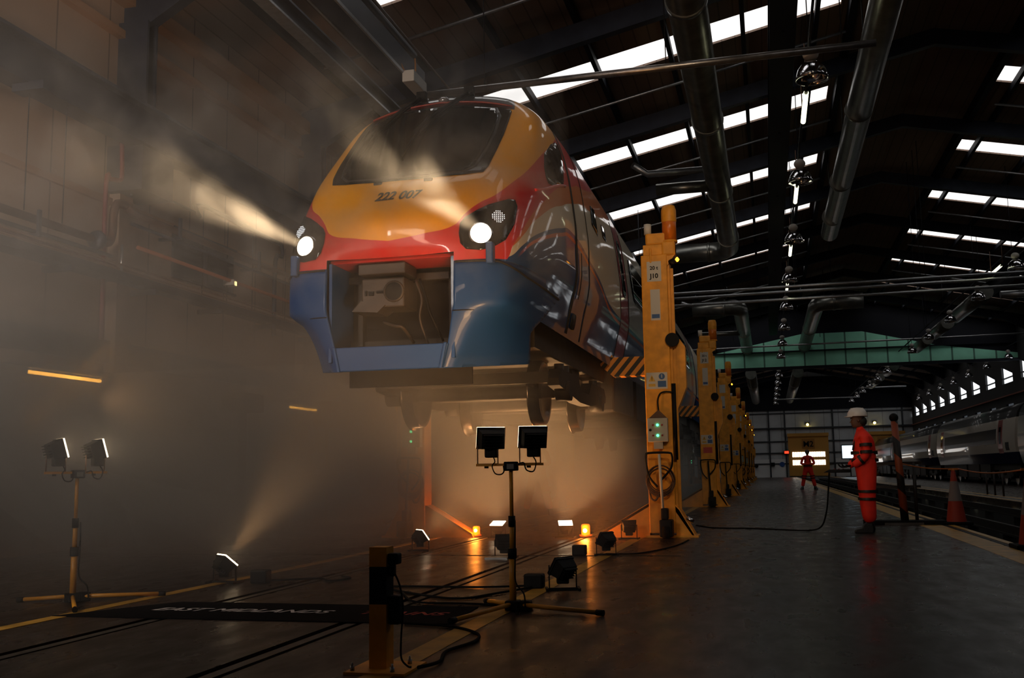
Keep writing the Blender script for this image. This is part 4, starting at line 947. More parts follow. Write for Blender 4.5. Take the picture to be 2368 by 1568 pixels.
    if box:
        # control box
        cb = bx(MB(), -.16, .13, -.12, 0, 1.36, 1.70).build('control_box', GRY, t, bevel=.008)
        for z in (1.60, 1.45):
            MB().cyl((-.015 * q, -.12, z), (-.015 * q, -.135, z), .018, n=14).build('green_light', GRN, cb)
            for x in (-.08, .05): MB().cyl((x * q, -.12, z), (x * q, -.135, z), .014, n=10).build('push_button', mat('dark_red_button', (0.25, 0.02, 0.02), 0.4), cb)
        MB().cyl((q * -.12, -.12, 1.53), (q * -.12, -.13, 1.53), .02, n=12).build('key_switch', BLK, cb)
        bx(MB(), -.08, .05, -.09, 0, 1.26, 1.36).build('socket', GRY, cb)
        MB().prism([(q * -.14, 1.70), (q * .12, 1.70), (q * .0, 1.82)], -.09, -.01, 'y').build('cable_fan', mat('brown_cable', (0.10, 0.05, 0.03), 0.6), t)
        MB().tube([(q * -.0, -.05, 1.81), (q * -.005, -.06, 1.95), (q * .03, -.06, 2.05), (q * .10, -.04, 2.08), (q * .22, -.02, 2.07)], .012, 8, 5).build('cable', BLK, t)
    # tow handle and white lever
    hd = MB().tube([(q * -.04, -.16, .72), (q * -.15, -.16, .86), (q * -.19, -.17, 1.05), (q * -.19, -.18, 1.16), (q * -.15, -.18, 1.20), (q * .13, -.18, 1.20), (q * .18, -.18, 1.16), (q * .18, -.17, 1.05), (q * .14, -.16, .95), (q * .0, -.16, .80)], .016, 8, 4).build('tow_handle', BLK, t)
    m = MB().tube([(q * .0, -.19, 1.18), (q * .03, -.22, .42)], .02, 8).build('tow_bar', WHT if txt == 'J10' else BLK, t)
    if box:
        cl = MB()
        for k in range(7):
            r_ = .17 + .012 * (k % 4); zc = .84 - .01 * k
            cl.tube([(q * (.0 + r_ * math.cos(a_)), -.06 - .012 * k, zc + 1.05 * r_ * math.sin(a_)) for a_ in np.linspace(0, 2 * math.pi, 25)], .008, 6)
        cl.build('coiled_cable', mat('brown_cable', (0, 0, 0)), t)
        MB().tube([(q * -.16, -.08, .66), (q * -.14, -.12, .56), (q * -.08, -.14, .53), (q * -.03, -.12, .60), (q * .02, -.1, .68)], .015, 8, 4).build('hanging_cable', mat('brown_cable', (0, 0, 0)), t)
    # splayed base: long foot under the train, short foot outwards, pump at the front
    MB().prism([(q * -.19, .48), (q * -.21, .48), (q * -.92, .06), (q * -.95, 0.0), (q * -.19, .0)], .02, .06, 'y').prism([(q * -.19, .48), (q * -.21, .48), (q * -.92, .06), (q * -.95, 0.0), (q * -.19, .0)], .30, .34, 'y').prism([(q * -.19, .44), (q * -.92, .02), (q * -.92, .06), (q * -.19, .48)], .02, .34, 'y').build('base_foot', YEL, t)
    MB().prism([(q * .19, .46), (q * .25, .40), (q * .45, .04), (q * .47, 0.0), (q * .19, .0)], .0, .05, 'y').prism([(q * .19, .46), (q * .25, .40), (q * .45, .04), (q * .47, 0.0), (q * .19, .0)], .3, .35, 'y').prism([(q * .19, .44), (q * .24, .38), (q * .44, .03), (q * .43, .0), (q * .19, .36)], .0, .35, 'y').build('base_foot', YEL, t)
    bx(MB(), -.25, .5, -.02, .38, 0, .03).build('base_plate', YEL, t)
    bx(bx(MB(), -.02, .16, -.30, -.02, .02, .26), .0, .10, -.24, -.05, .26, .42).build('drive_unit', BLK, t, bevel=.02)
    MB().cyl((q * .02, -.26, .09), (q * .12, -.26, .09), .09, n=18).build('transport_wheel', RUB, t)
    MB().cyl((q * .34, -.02, .28), (q * .44, -.02, .22), .03, n=10).build('levelling_screw', CHR, t)
    return t
def hazard():
    m = bpy.data.materials.new('hazard_stripes'); m.use_nodes = True; nt = m.node_tree; b = nt.nodes['Principled BSDF']; N = nt.nodes.new; L = nt.links.new
    tc = N('ShaderNodeTexCoord'); sp = N('ShaderNodeSeparateXYZ'); L(tc.outputs['Object'], sp.inputs[0])
    a = N('ShaderNodeMath'); a.operation = 'SUBTRACT'; L(sp.outputs[0], a.inputs[0])
    mu = N('ShaderNodeMath'); mu.operation = 'MULTIPLY'; L(sp.outputs[2], mu.inputs[0]); mu.inputs[1].default_value = .85; L(mu.outputs[0], a.inputs[1])
    d = N('ShaderNodeMath'); d.operation = 'DIVIDE'; L(a.outputs[0], d.inputs[0]); d.inputs[1].default_value = .155
    f = N('ShaderNodeMath'); f.operation = 'FRACT'; L(d.outputs[0], f.inputs[0])
    g = N('ShaderNodeMath'); g.operation = 'GREATER_THAN'; L(f.outputs[0], g.inputs[0]); g.inputs[1].default_value = .5
    mx = N('ShaderNodeMixRGB'); L(g.outputs[0], mx.inputs[0]); mx.inputs[1].default_value = (.01, .01, .01, 1); mx.inputs[2].default_value = (.72, .26, .03, 1)
    L(mx.outputs[0], b.inputs['Base Color']); b.inputs['Roughness'].default_value = .5
    return m
HAZ = hazard()
JY = [14.85, 27.0, 37.8, 50.3, 60.6, 73.2, 83.4, 95.8]
for k, y in enumerate(JY):
    jack((-1.51, y, 0), 'yellow lifting jack standing %s from the camera in the row right of the train' % ORD[k] if k else 'tall yellow lifting jack marked J10, nearest in the row right of the train', 1, ['J10', 'J12'][k] if k < 2 else '', k not in (1, 3), k not in (1, 2, 3))
    jack((2 * TX + 1.51, y, 0), 'yellow lifting jack standing %s from the camera in the row left of the train' % ORD[k] if k else 'yellow lifting jack with green lights dim in the smoke, left of the train', -1, None, False)
# ---------------------------------------------------------------- floodlights, beacons, stand
GLASS_HOT = mat('floodlight_glass_lit', (1, .9, .7), emit=(1.0, 0.74, 0.45), es=8)
YTUBE = mat('yellow_tube', (0.62, 0.28, 0.02), 0.35, spec=.5)
def flood_head(parent, loc, aim, w=.21, h=.15, lit=True, power=0, name='lamp_head', cone=95, color=WARM, soft=.08):
    """halogen flood head: ribbed black body with a glass face pointing along aim"""
    q = Vector(aim).to_track_quat('Z', 'Y')
    hd = MB(); hw, hh = w / 2, h / 2
    hd.add([(-hw, -hh, .03), (hw, -hh, .03), (hw, hh, .03), (-hw, hh, .03), (-hw * .8, -hh * .75, -.07), (hw * .8, -hh * .75, -.07), (hw * .8, hh * .75, -.07), (-hw * .8, hh * .75, -.07)],
           [(0, 1, 5, 4), (1, 2, 6, 5), (2, 3, 7, 6), (3, 0, 4, 7), (4, 5, 6, 7)])
    hd.box(-hw - .004, hw + .004, -hh - .004, -hh + .004, .012, .026).box(-hw - .004, hw + .004, hh - .004, hh + .004, .012, .026).box(-hw - .004, -hw + .004, -hh, hh, .012, .026).box(hw - .004, hw + .004, -hh, hh, .012, .026)
    for k in range(5): hd.box(-hw * .7, hw * .7, -hh * .6 + k * hh * .3, -hh * .6 + k * hh * .3 + .006, -.095, -.07)
    o = hd.build(name, BLK, parent); o.location = loc; o.rotation_euler = q.to_euler()
    g = MB().box(-hw - .002, hw + .002, -hh - .002, hh + .002, .028, .040).build('glass', GLASS_HOT if lit else GLS, o)
    if power:
        base = (parent.matrix_world if False else Matrix.Translation(parent.location) @ Matrix.Rotation(parent.rotation_euler.z, 4, 'Z'))
        wl = base @ (Vector(loc) + q @ Vector((0, 0, .05))); wd = base.to_3x3() @ Vector(aim)
        lamp('SPOT', 'floodlight_beam', wl, power, color, to=wl + wd, spot_size=R(cone), spot_blend=.6, shadow_soft_size=soft)
    return o
# twin floodlight stand
st = empty('floodlight_stand', (-1.775, 7.05, 0), 0, 'yellow tripod stand carrying two black floodlights, in front of the train', 'light stand')
hub = MB().box(-.05, .05, -.05, .05, 0.0, .07).build('hub', BLK, st, bevel=.01)
for nm, p in (('leg', (-.24, -.68, .02)), ('leg', (-.29, .34, .02)), ('leg', (.66, -.20, .02))):
    d = Vector(p) - Vector((0, 0, .045)); lg = MB().cyl((0, 0, .045), p, .016, n=12).build(nm, YTUBE, st)
    MB().cyl(Vector(p) - d.normalized() * .045, Vector(p) + d.normalized() * .01, .020, n=12).build('leg_cap', BLK, lg)
MB().box(.05, .13, -.04, .04, .0, .07).build('hub_clamp', BLK, st, bevel=.01)
MB().cyl((0, 0, .05), (0, 0, .40), .024, n=16).build('lower_pole', YTUBE, st)
MB().cyl((0, 0, .40), (0, 0, .62), .018, n=16).build('middle_pole', YTUBE, st)
MB().cyl((.0, 0, .62), (0.0, 0, 1.0), .014, n=16).build('upper_pole', YTUBE, st)
MB().cyl((0, 0, .355), (0, 0, .425), .032, n=14).build('clamp_collar', BLK, st)
MB().cyl((0, 0, .575), (0, 0, .65), .025, n=14).build('clamp_collar', BLK, st)
MB().box(-.255, .235, -.01, .01, 1.0, 1.018).build('cross_bar', YTUBE, st)
jb = MB().box(-.045, .05, -.04, .03, .965, 1.03).build('junction_box', BLK, st, bevel=.008)
MB().box(-.02, .03, -.043, -.04, .978, 1.013).build('box_label', mat('grey_label', (0.2, 0.2, 0.2), 0.5), jb)
for x, in ((-.15,), (.16,)):
    dx = x
    MB().tube([(dx - .095, 0, 1.015), (dx - .095, 0, 1.15)], .005, 6).tube([(dx + .055, 0, 1.015), (dx + .055, 0, 1.15)], .005, 6).box(dx - .10, dx + .06, -.006, .006, 1.014, 1.02).build('yoke', BRN, st)
    MB().box(dx - .04, dx + .05, -.02, .05, 1.06, 1.14).build('ballast_box', BLK, st, bevel=.01)
    flood_head(st, (dx, .03, 1.195), (-.42, .86, .30), .2, .15, True, 0, cone=110)
    MB().cyl((dx - .03, 0, .985), (dx - .03, 0, 1.0), .016, n=10).build('wing_nut', BLK, st)
MB().tube([(-.12, -.02, 1.06), (-.11, -.03, 1.03), (-.13, -.03, 1.0), (-.11, -.03, .95), (-.07, -.03, .94), (-.045, -.03, .96), (-.05, -.02, 1.0)], .005, 6, 5).build('cable', BLK, st)
MB().tube([(.17, -.02, 1.06), (.19, -.03, 1.02), (.17, -.03, .96), (.12, -.03, .97), (.10, -.03, 1.02), (.06, -.03, 1.01)], .005, 6, 5).build('cable', BLK, st)
MB().tube([(.03, -.03, .62), (.03, -.035, .5), (.028, -.035, .35), (.03, -.04, .2), (.09, -.05, .12), (.10, -.06, .03)], .006, 6, 5).build('cable', BLK, st)
lamp('SPOT', 'stand_beam', (-2.0, 7.18, 1.24), 150, WARM, to=(-3.6, 9.6, 3.1), spot_size=R(88), spot_blend=.8, shadow_soft_size=.35)
lamp('SPOT', 'stand_beam', (-1.69, 7.18, 1.24), 150, WARM, to=(-2.9, 9.6, 3.2), spot_size=R(88), spot_blend=.8, shadow_soft_size=.35)

def ground_flood(loc, rz, label, aim, lit, power, tilt=1, **kw):
    t = empty('floor_floodlight', loc, rz, label, 'floodlight', 'black floodlights standing on the floor')
    MB().box(-.14, .14, -.02, .0, 0, .02).box(-.14, -.12, -.1, .1, 0, .02).box(.12, .14, -.1, .1, 0, .02).build('base_frame', BLK, t)
    MB().box(-.115, -.105, -.01, .01, .015, .2).box(.105, .115, -.01, .01, .015, .2).box(-.115, .115, -.01, .01, .012, .02).build('yoke', BLK, t)
    MB().box(-.05, .05, -.03, .05, .05, .12).build('ballast_box', BLK, t, bevel=.01)
    flood_head(t, (0, 0, .18), aim, .2, .15, lit, power, **kw)
    return t
ground_flood((-3.95, 14.85, 0), 0, 'lit floodlight on the floor between the rails, left of the stand pole', (-.05, -.35, .9), True, 540, cone=110)
ground_flood((-2.93, 14.85, 0), 0, 'lit floodlight on the floor right of the stand pole, facing up at the train', (.1, -.35, .9), True, 540, cone=110)
ground_flood((-4.86, 8.55, 0), 0, 'floodlight alone at left, throwing light up into the smoke', (.40, .50, .76), True, 90, cone=48)
ground_flood((-1.67, 8.3, 0), R(15), 'black floodlight on the floor right of the stand, seen from behind', (-.55, .6, .55), False, 0)
ground_flood((-2.95, 11.35, 0), 0, 'black floodlight on the floor directly behind the stand pole', (-.3, .75, .6), False, 0)
ground_flood((-1.85, 11.75, 0), R(10), 'black floodlight lying low beside the yellow floor line', (-.6, .6, .55), False, 0)
ground_flood((-1.95, 14.5, 0), 0, 'black floodlight on the floor at the foot of the jack marked J10', (-.2, .85, .5), False, 0)
ground_flood((-4.28, 12.3, 0), 0, 'floodlight half hidden in smoke under the left of the train', (.60, .55, .60), True, 160, cone=80)
tag(MB().box(-3.12, -2.86, 11.12, 11.38, 0, .02).build('floor_plate', STL), 'pale metal plate on the floor by the floodlight behind the stand pole', 'plate')
for i, (x, y) in enumerate(((-4.50, 8.55), (-1.93, 8.4), (-2.15, 11.7))):
    tag(MB().box(x - .08, x + .08, y - .06, y + .06, 0, .12).build('power_box', BLK, None, bevel=.015), ['black power box on the floor beside the lone left floodlight', 'black power box on the floor just right of the stand', 'black power box on the floor by the yellow line, farther back'][i], 'box', 'black power boxes on the floor')
for i, (x, y, s) in enumerate(((-2.64, 14.9, 1.0), (-4.33, 15.0, .85))):
    t = empty('warning_beacon', (x, y, 0), 0, ['glowing amber beacon on the floor left of the jack marked J10', 'smaller glowing amber beacon on the floor at left under the train'][i], 'beacon', 'amber beacons on the floor')
    MB().cyl((0, 0, 0), (0, 0, .04), .095 * s, n=20).build('base', mat('orange_base', (0.5, 0.12, 0.01), 0.4), t)
    MB().lathe([(.065 * s, .04), (.065 * s, .17 * s), (.05 * s, .19 * s), (.001, .195 * s)], (0, 0, 0), 20).build('dome', mat('amber_dome', (1, .4, .03), 0.2, emit=(1.0, 0.16, 0.005), es=2.2), t)
    MB().ball((0, -.05 * s, .1), .035 * s, 10).build('bulb', mat('beacon_bulb', (1, .8, .3), emit=(1, .55, .1), es=25), t)
    lamp('POINT', 'beacon_light', (x, y - .1, .14), 45 * s, (1.0, 0.26, 0.03), shadow_soft_size=.06)
# striped bollard at the front
bo = empty('bollard', (-1.885, 4.87, 0), 0, 'short square yellow and black bollard bolted to the floor, nearest the camera', 'bollard')
MB().box(-.15, .16, -.16, .17, 0, .012).build('base_plate', YEL, bo)
def bol(z0, z1, m, nm): MB().box(-.062, .028, -.05, .05, z0, z1).build(nm, m, bo)
bol(.012, .318, YEL, 'lower_post'); bol(.318, .50, BLK, 'black_band'); bol(.50, .595, YEL, 'post_top')
for x, y in ((-.125, -.11), (.085, -.12), (.095, .10)): MB().cyl((x, y, .012), (x, y, .035), .012, n=6).cyl((x, y, .03), (x, y, .05), .006, n=8).build('bolt', STL, bo)
MB().box(.03, .085, -.045, .02, .51, .565).box(.03, .06, -.03, .01, .45, .51).build('socket', BLK, bo, bevel=.008)
MB().box(.03, .09, -.04, .03, .22, .36).build('junction_box', BLK, bo, bevel=.01)
MB().tube([(.06, -.01, .46), (.085, -.01, .40), (.10, -.01, .3), (.09, -.01, .15), (.095, -.02, .06), (.13, -.03, .025), (.15, -.03, .02)], .005, 8, 5).build('cable', BLK, bo)
# mat with lettering
mt = MB().add([(-4.95, 6.34, .006), (-2.02, 6.34, .006), (-2.06, 7.17, .006), (-4.45, 7.19, .006), (-4.95, 6.34, 0), (-2.02, 6.34, 0), (-2.06, 7.17, 0), (-4.45, 7.19, 0)],
              [(0, 1, 2, 3), (0, 4, 5, 1), (1, 5, 6, 2), (2, 6, 7, 3), (3, 7, 4, 0)]).build('floor_mat', mat('black_banner', (0.004, 0.004, 0.005), 0.9, spec=.05))
tag(mt, 'long black mat with printed lettering lying across the rails before the train', 'mat')
text_mesh('EAST MIDLANDS', .20, mat('pale_print', (0.45, 0.42, 0.42), 0.6), 'lettering', mt, (-3.72, 6.76, .0075), (0, 0, 0), 0, shear=.3, bold=.003, sx=.92)
text_mesh('TRAINS', .20, mat('red_print', (0.38, 0.03, 0.015), 0.6), 'lettering', mt, (-2.50, 6.76, .0075), (0, 0, 0), 0, shear=.3, bold=.003, sx=.92)
# second stand at the far left (only its yellow foot shows clearly)
s2 = copy_tree(st); s2.location = (-5.36, 7.1, 0); s2.rotation_euler = (0, 0, R(58)); s2['label'] = 'second twin light stand at far left, dim in the smoke'
st['group'] = s2['group'] = 'twin floodlight stands'
for ch in kids(s2):
    if ch.name.startswith('lamp_head'):
        ch.rotation_euler = (Matrix.Rotation(R(-58), 3, 'Z') @ Vector((.55, .80, .28))).to_track_quat('Z', 'Y').to_euler()
lamp('SPOT', 'stand_beam', (-5.3, 7.3, 1.6), 12, WARM, to=(-3.4, 12, 2.0), spot_size=R(110), spot_blend=.8, shadow_soft_size=.1)
def cable(label, pts, r=.009, k=6):
    return tag(MB().tube(pts, r, 6, k).build('cable', RUB), label, 'cable')
cable('black cable from the bollard curling over the yellow line', [(-1.70, 4.84, .02), (-1.66, 5.05, .012), (-1.72, 5.35, .01), (-1.66, 5.68, .01), (-1.72, 5.95, .01), (-1.95, 6.2, .01), (-2.3, 6.3, .01)])
cable('black cable running from the stand to the left under the mat edge', [(-1.68, 7.0, .03), (-1.7, 7.2, .01), (-2.2, 7.3, .01), (-2.6, 7.35, .01), (-2.9, 7.9, .01)])
cable('black cable from the power box looping past the stand', [(-1.93, 8.3, .02), (-2.15, 7.9, .01), (-2.3, 7.6, .01), (-2.6, 7.7, .01), (-3.2, 8.3, .01), (-2.4, 8.35, .01), (-2.0, 8.4, .02)])
cable('thin cable lying behind the lone left floodlight', [(-4.42, 8.6, .02), (-4.1, 8.9, .01), (-3.9, 8.7, .01), (-3.8, 8.95, .01), (-3.95, 9.1, .01)])
cable('cable across the floor from the low floodlight toward the jack', [(-1.85, 11.7, .02), (-1.5, 11.9, .01), (-1.2, 13, .01), (-1.1, 14.2, .01)])
cable('long black cable from the worker control unit along the walkway to the second jack', [(.86, 15.8, .88), (.84, 15.95, .6), (.80, 16.0, .3), (.72, 16.1, .08), (.55, 16.3, .012), (.2, 16.5, .01), (-.3, 16.9, .01), (-.9, 17.1, .01), (-1.25, 17.9, .01)], .012, 8)
# ---------------------------------------------------------------- people
HIV = mat('hi_vis_orange', (1.0, 0.025, 0.006), 0.7, noise=.25, nscale=6)
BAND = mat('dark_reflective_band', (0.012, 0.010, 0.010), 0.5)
BRIGHT = mat('lit_reflective_band', (0.9, 0.75, 0.6), 0.3)  # paler copy of the band, its lit look put into the colour
SKIN = mat('skin', (0.12, 0.06, 0.04), 0.55)
HAIR = mat('dark_hair', (0.008, 0.006, 0.005), 0.7)
BOOT = mat('black_boots', (0.01, 0.01, 0.01), 0.5)
def skinned(name, verts, edges, radii, m, parent, sub=2, root=0):
    me = bpy.data.meshes.new(name); me.from_pydata(verts, edges, []); me.materials.append(m)
    o = bpy.data.objects.new(name, me); COL.objects.link(o); o.parent = parent
    sk = o.modifiers.new('skin', 'SKIN'); sk.use_smooth_shade = True
    if not me.skin_vertices: me.attributes.new
    bm = bmesh.new(); bm.from_mesh(me); lay = bm.verts.layers.skin.verify(); bm.verts.ensure_lookup_table()
    for i, r in enumerate(radii):
        rx, ry = r if isinstance(r, tuple) else (r, r)
        bm.verts[i][lay].radius = (rx, ry); bm.verts[i][lay].use_root = (i == root)
    bm.to_mesh(me); bm.free()
    s = o.modifiers.new('sub', 'SUBSURF'); s.levels = sub; s.render_levels = sub
    return o
def chain(V, E, Rr, start, pts, rad):
    p = start
    for q, r in zip(pts, rad): V.append(q); Rr.append(r); E.append((p, len(V) - 1)); p = len(V) - 1
    return p
def hand(parent, wrist, direction, palm_n, curl, m, L=.18, left=1):
    """palm plus five bent fingers"""
    d = Vector(direction).normalized(); n = Vector(palm_n).normalized(); n = (n - d * n.dot(d)).normalized(); s = d.cross(n) * left; w_ = Vector(wrist)
    V = [w_, w_ + d * .05, w_ + d * .085]; E = [(0, 1), (1, 2)]; Rr = [(.024, .018), (.040, .017), (.042, .014)]
    for k, (o, l) in enumerate(((-.030, .062), (-.010, .075), (.010, .070), (.029, .055))):
        b = w_ + d * .085 + s * o; V.append(b); Rr.append(.0095); E.append((2, len(V) - 1)); p = len(V) - 1; pos = b; a = 0
        for j in range(3):
            a += curl * (1.0, 1.1, .8)[j]; dd = d * math.cos(a) + n * math.sin(a); pos = pos + dd * l * (.42, .33, .25)[j]
            V.append(pos); Rr.append((.009, .008, .007)[j]); E.append((p, len(V) - 1)); p = len(V) - 1
    t0 = w_ + d * .03 - s * .032; V.append(t0); Rr.append(.012); E.append((1, len(V) - 1)); p = len(V) - 1
    for a, l in ((.9, .035), (.6, .030)):
        t0 = t0 + (d * math.cos(a) - s * math.sin(a) + n * .35).normalized() * l; V.append(t0); Rr.append(.010); E.append((p, len(V) - 1)); p = len(V) - 1
    return skinned('hand', [tuple(v) for v in V], E, Rr, m, parent, 1)
def head(parent, c, yaw, m, helmet):
    h = empty_part = MB(); c = Vector(c)
    # sculpted head: lathe scaled, then nose, brow, ears
    g = MB(); prof = [(.001, -.115), (.045, -.11), (.060, -.085), (.070, -.04), (.078, .01), (.080, .05), (.070, .09), (.045, .118), (.001, .128)]
    g.lathe(prof, (0, 0, 0), 20)
    g.v = [(x * 1.22 - (.012 if z < -.02 and x < 0 else 0), y * .95, z) for x, y, z in g.v]
    g.prism([(-.092, -.005), (-.118, -.035), (-.090, -.045), (-.080, .02)], -.012, .012, 'y')
    g.box(-.098, -.085, -.028, .028, -.068, -.058); g.box(-.100, -.08, -.045, .045, .022, .034)
    for s in (-1, 1): g.ball((.005, s * .078, -.01), .022, 8)
    o = g.build('head', m, parent); o.location = c; o.rotation_euler = (0, 0, yaw)
    for s in (-1, 1): MB().ball((-.091, s * .030, .008), .010, 8).build('eye', mat('eye_white', (.4, .4, .4), .3), o)
    if helmet:
        hm = MB(); hm.lathe([(.001, .185), (.05, .18), (.095, .155), (.122, .11), (.130, .06), (.128, .05), (.12, .06), (.1, .1), (.001, .12)], (0, 0, 0), 24)
        hm.v = [(x * 1.12, y * .98, z) for x, y, z in hm.v]
        hm.prism([(-.185, .0), (-.165, -.07), (-.08, -.115), (-.08, .115), (-.165, .07)], .045, .056, 'z')
        hh = hm.build('helmet', mat('white_helmet', (0.62, 0.60, 0.58), 0.35), o)
        MB().box(-.09, .09, -.012, .012, .155, .178).build('helmet_ridge', mat('white_helmet', (0, 0, 0)), hh)
        MB().ball((.06, 0, -.02), .075, 12).build('hair', HAIR, o)
    else:
        hr = MB(); hr.ball((.012, 0, .03), .098, 16, 1.08, -.25, 1.0); hr.build('hair', HAIR, o)
    return o
def band(parent, pts, r, h, m=BAND, nm='reflective_band'):
    a, b = Vector(pts[0]), Vector(pts[1]); d = (b - a).normalized()
    rx, ry = r if isinstance(r, tuple) else (r, r)
    g = MB().lathe([(1, -h / 2), (1.02, 0), (1, h / 2)], (0, 0, 0), 24); g.v = [(x * rx, y * ry, z) for x, y, z in g.v]
    o = g.build(nm, m, parent); o.location = a; o.rotation_euler = d.to_track_quat('Z', 'Y').to_euler(); return o
def boots(parent, feet):
    for (x, y, ang) in feet:
        g = MB(); g.prism([(.06, 0), (.075, .05), (.055, .14), (-.05, .14), (-.09, .075), (-.17, .055), (-.195, .02), (-.19, 0)], -.045, .045, 'y')
        o = g.build('boot', BOOT, parent, bevel=.012); o.location = (x, y, 0); o.rotation_euler = (0, 0, ang)

# near worker: side-on, facing left, holding a black control unit
w1 = empty('person', (1.36, 15.9, 0), 0, 'person in white helmet and red-orange hi-vis overalls, standing side-on holding a black control unit', 'person')
V = [(.03, 0, .95), (.02, 0, 1.12), (.01, 0, 1.30), (.00, 0, 1.42), (-.02, 0, 1.50), (-.03, 0, 1.56)]
Rr = [(.20, .17), (.195, .17), (.20, .185), (.14, .16), (.06, .06), (.05, .05)]; E = [(i, i + 1) for i in range(5)]
for s in (-1, 1):
    k = chain(V, E, Rr, 0, [(.03, s * .09, .85), (.02, s * .10, .50), (.05 if s > 0 else .03, s * .10, .13)], [(.145, .12), (.118, .105), (.105, .095)])
    sh = chain(V, E, Rr, 3, [(.02, s * .19, 1.40)], [.075])
    if s < 0: chain(V, E, Rr, sh, [(.03, s * .23, 1.12), (-.12, s * .20, 1.00), (-.17, s * .19, .98)], [.068, .060, .052])
    else: chain(V, E, Rr, sh, [(.0, s * .24, 1.14), (-.15, s * .17, 1.00), (-.20, s * .14, .97)], [.068, .060, .052])
skinned('body', V, E, Rr, HIV, w1)
head(w1, (-.05, 0, 1.645), 0, SKIN, True)
band(w1, [(.015, 0, 1.16), (.015, 0, 1.26)], (.188, .175), .05); band(w1, [(.02, 0, 1.05), (.02, 0, 1.2)], (.19, .172), .05)
for s in (-1, 1):
    band(w1, [(.02, s * .10, .60), (.02, s * .10, .7)], (.125, .115), .04); band(w1, [(.02, s * .10, .49), (.02, s * .10, .6)], (.122, .112), .04)
    band(w1, [(.025, s * .215, 1.27), (.03, s * .23, 1.12)], .088, .045); band(w1, [(.027, s * .225, 1.17), (.03, s * .23, 1.02)], .086, .045)
    band(w1, [(-.05, s * .215, 1.06), (-.12, s * .20, 1.01)], .074, .04)
MB().tube([(.12, -.12, 1.30), (.08, -.14, 1.42), (-.04, -.13, 1.43), (-.12, -.12, 1.32), (-.15, -.11, 1.2)], .014, 8, 4).build('shoulder_band', BAND, w1)
hand(w1, (-.19, -.185, .975), (-1, .1, -.15), (0, 0, 1), .5, BLK, left=1)
hand(w1, (-.22, .13, .965), (-1, -.1, -.1), (0, 0, 1), .5, BLK, left=-1)
boots(w1, [(.00, -.10, 0), (.04, .10, 0)])
cu = empty('control_unit', (1.0, 15.82, .90), 0, 'black handheld control unit held in front of the worker, cable hanging from it', 'controller')
MB().box(-.13, .16, -.05, .05, -.025, .025).build('case', BLK, cu, bevel=.01)
MB().prism([(-.22, -.02), (-.13, -.02), (-.13, .025)], -.03, .03, 'y').build('snout', BLK, cu)
for x in (-.06, 0, .06): MB().cyl((x, 0, .025), (x, 0, .034), .012, n=10).build('button', mat('dark_red_button', (0, 0, 0)), cu)

# far worker: seen from the front, feet apart, arms folded
def far_worker(loc, label, bandm=BAND, sc_=1.0, helmet=False):
    w2 = empty('person', loc, R(90), label, 'person')
    V = [(0, 0, .95), (0, 0, 1.12), (0, 0, 1.30), (0, 0, 1.42), (0, 0, 1.50), (0, 0, 1.56)]
    Rr = [(.14, .17), (.13, .16), (.14, .18), (.10, .14), (.055, .055), (.05, .05)]; E = [(i, i + 1) for i in range(5)]
    for s in (-1, 1):
        chain(V, E, Rr, 0, [(0, s * .12, .85), (-.01, s * .19, .50), (0, s * .27, .13)], [(.11, .11), (.09, .09), (.085, .085)])
        sh = chain(V, E, Rr, 3, [(0, s * .20, 1.40)], [.07])
        chain(V, E, Rr, sh, [(-.02, s * .29, 1.14), (-.17, s * .12, 1.12), (-.20, -s * .02, 1.14)], [.062, .055, .047])
    skinned('body', V, E, Rr, HIV, w2)
    head(w2, (0, 0, 1.645), 0, SKIN, helmet)
    band(w2, [(0, 0, 1.05), (0, 0, 1.2)], (.175, .205), .05, bandm)
    for s in (-1, 1):
        band(w2, [(-.005, s * .175, .60), (0, s * .15, .8)], .112, .045, bandm); band(w2, [(-.005, s * .19, .50), (0, s * .17, .7)], .11, .045, bandm)
        hand(w2, (-.20, -s * .03, 1.14), (0, -s, .05), (1, 0, 0), .4, SKIN, left=s)
        MB().tube([(.13, s * .09, 1.2), (.12, s * .1, 1.38), (0, s * .1, 1.46), (-.12, s * .1, 1.38), (-.15, s * .09, 1.2)], .013, 6, 4).build('brace_band', bandm, w2)
    boots(w2, [(0, -.28, R(20)), (0, .28, R(-20))])
    return w2
far_worker((1.70, 47.8, 0), 'distant person in red-orange hi-vis overalls, feet apart, in front of the door marked M2')
far_worker((-5.05, 22.5, 0), 'person in hi-vis overalls standing in the smoke under the train, only glowing bands visible', BRIGHT)
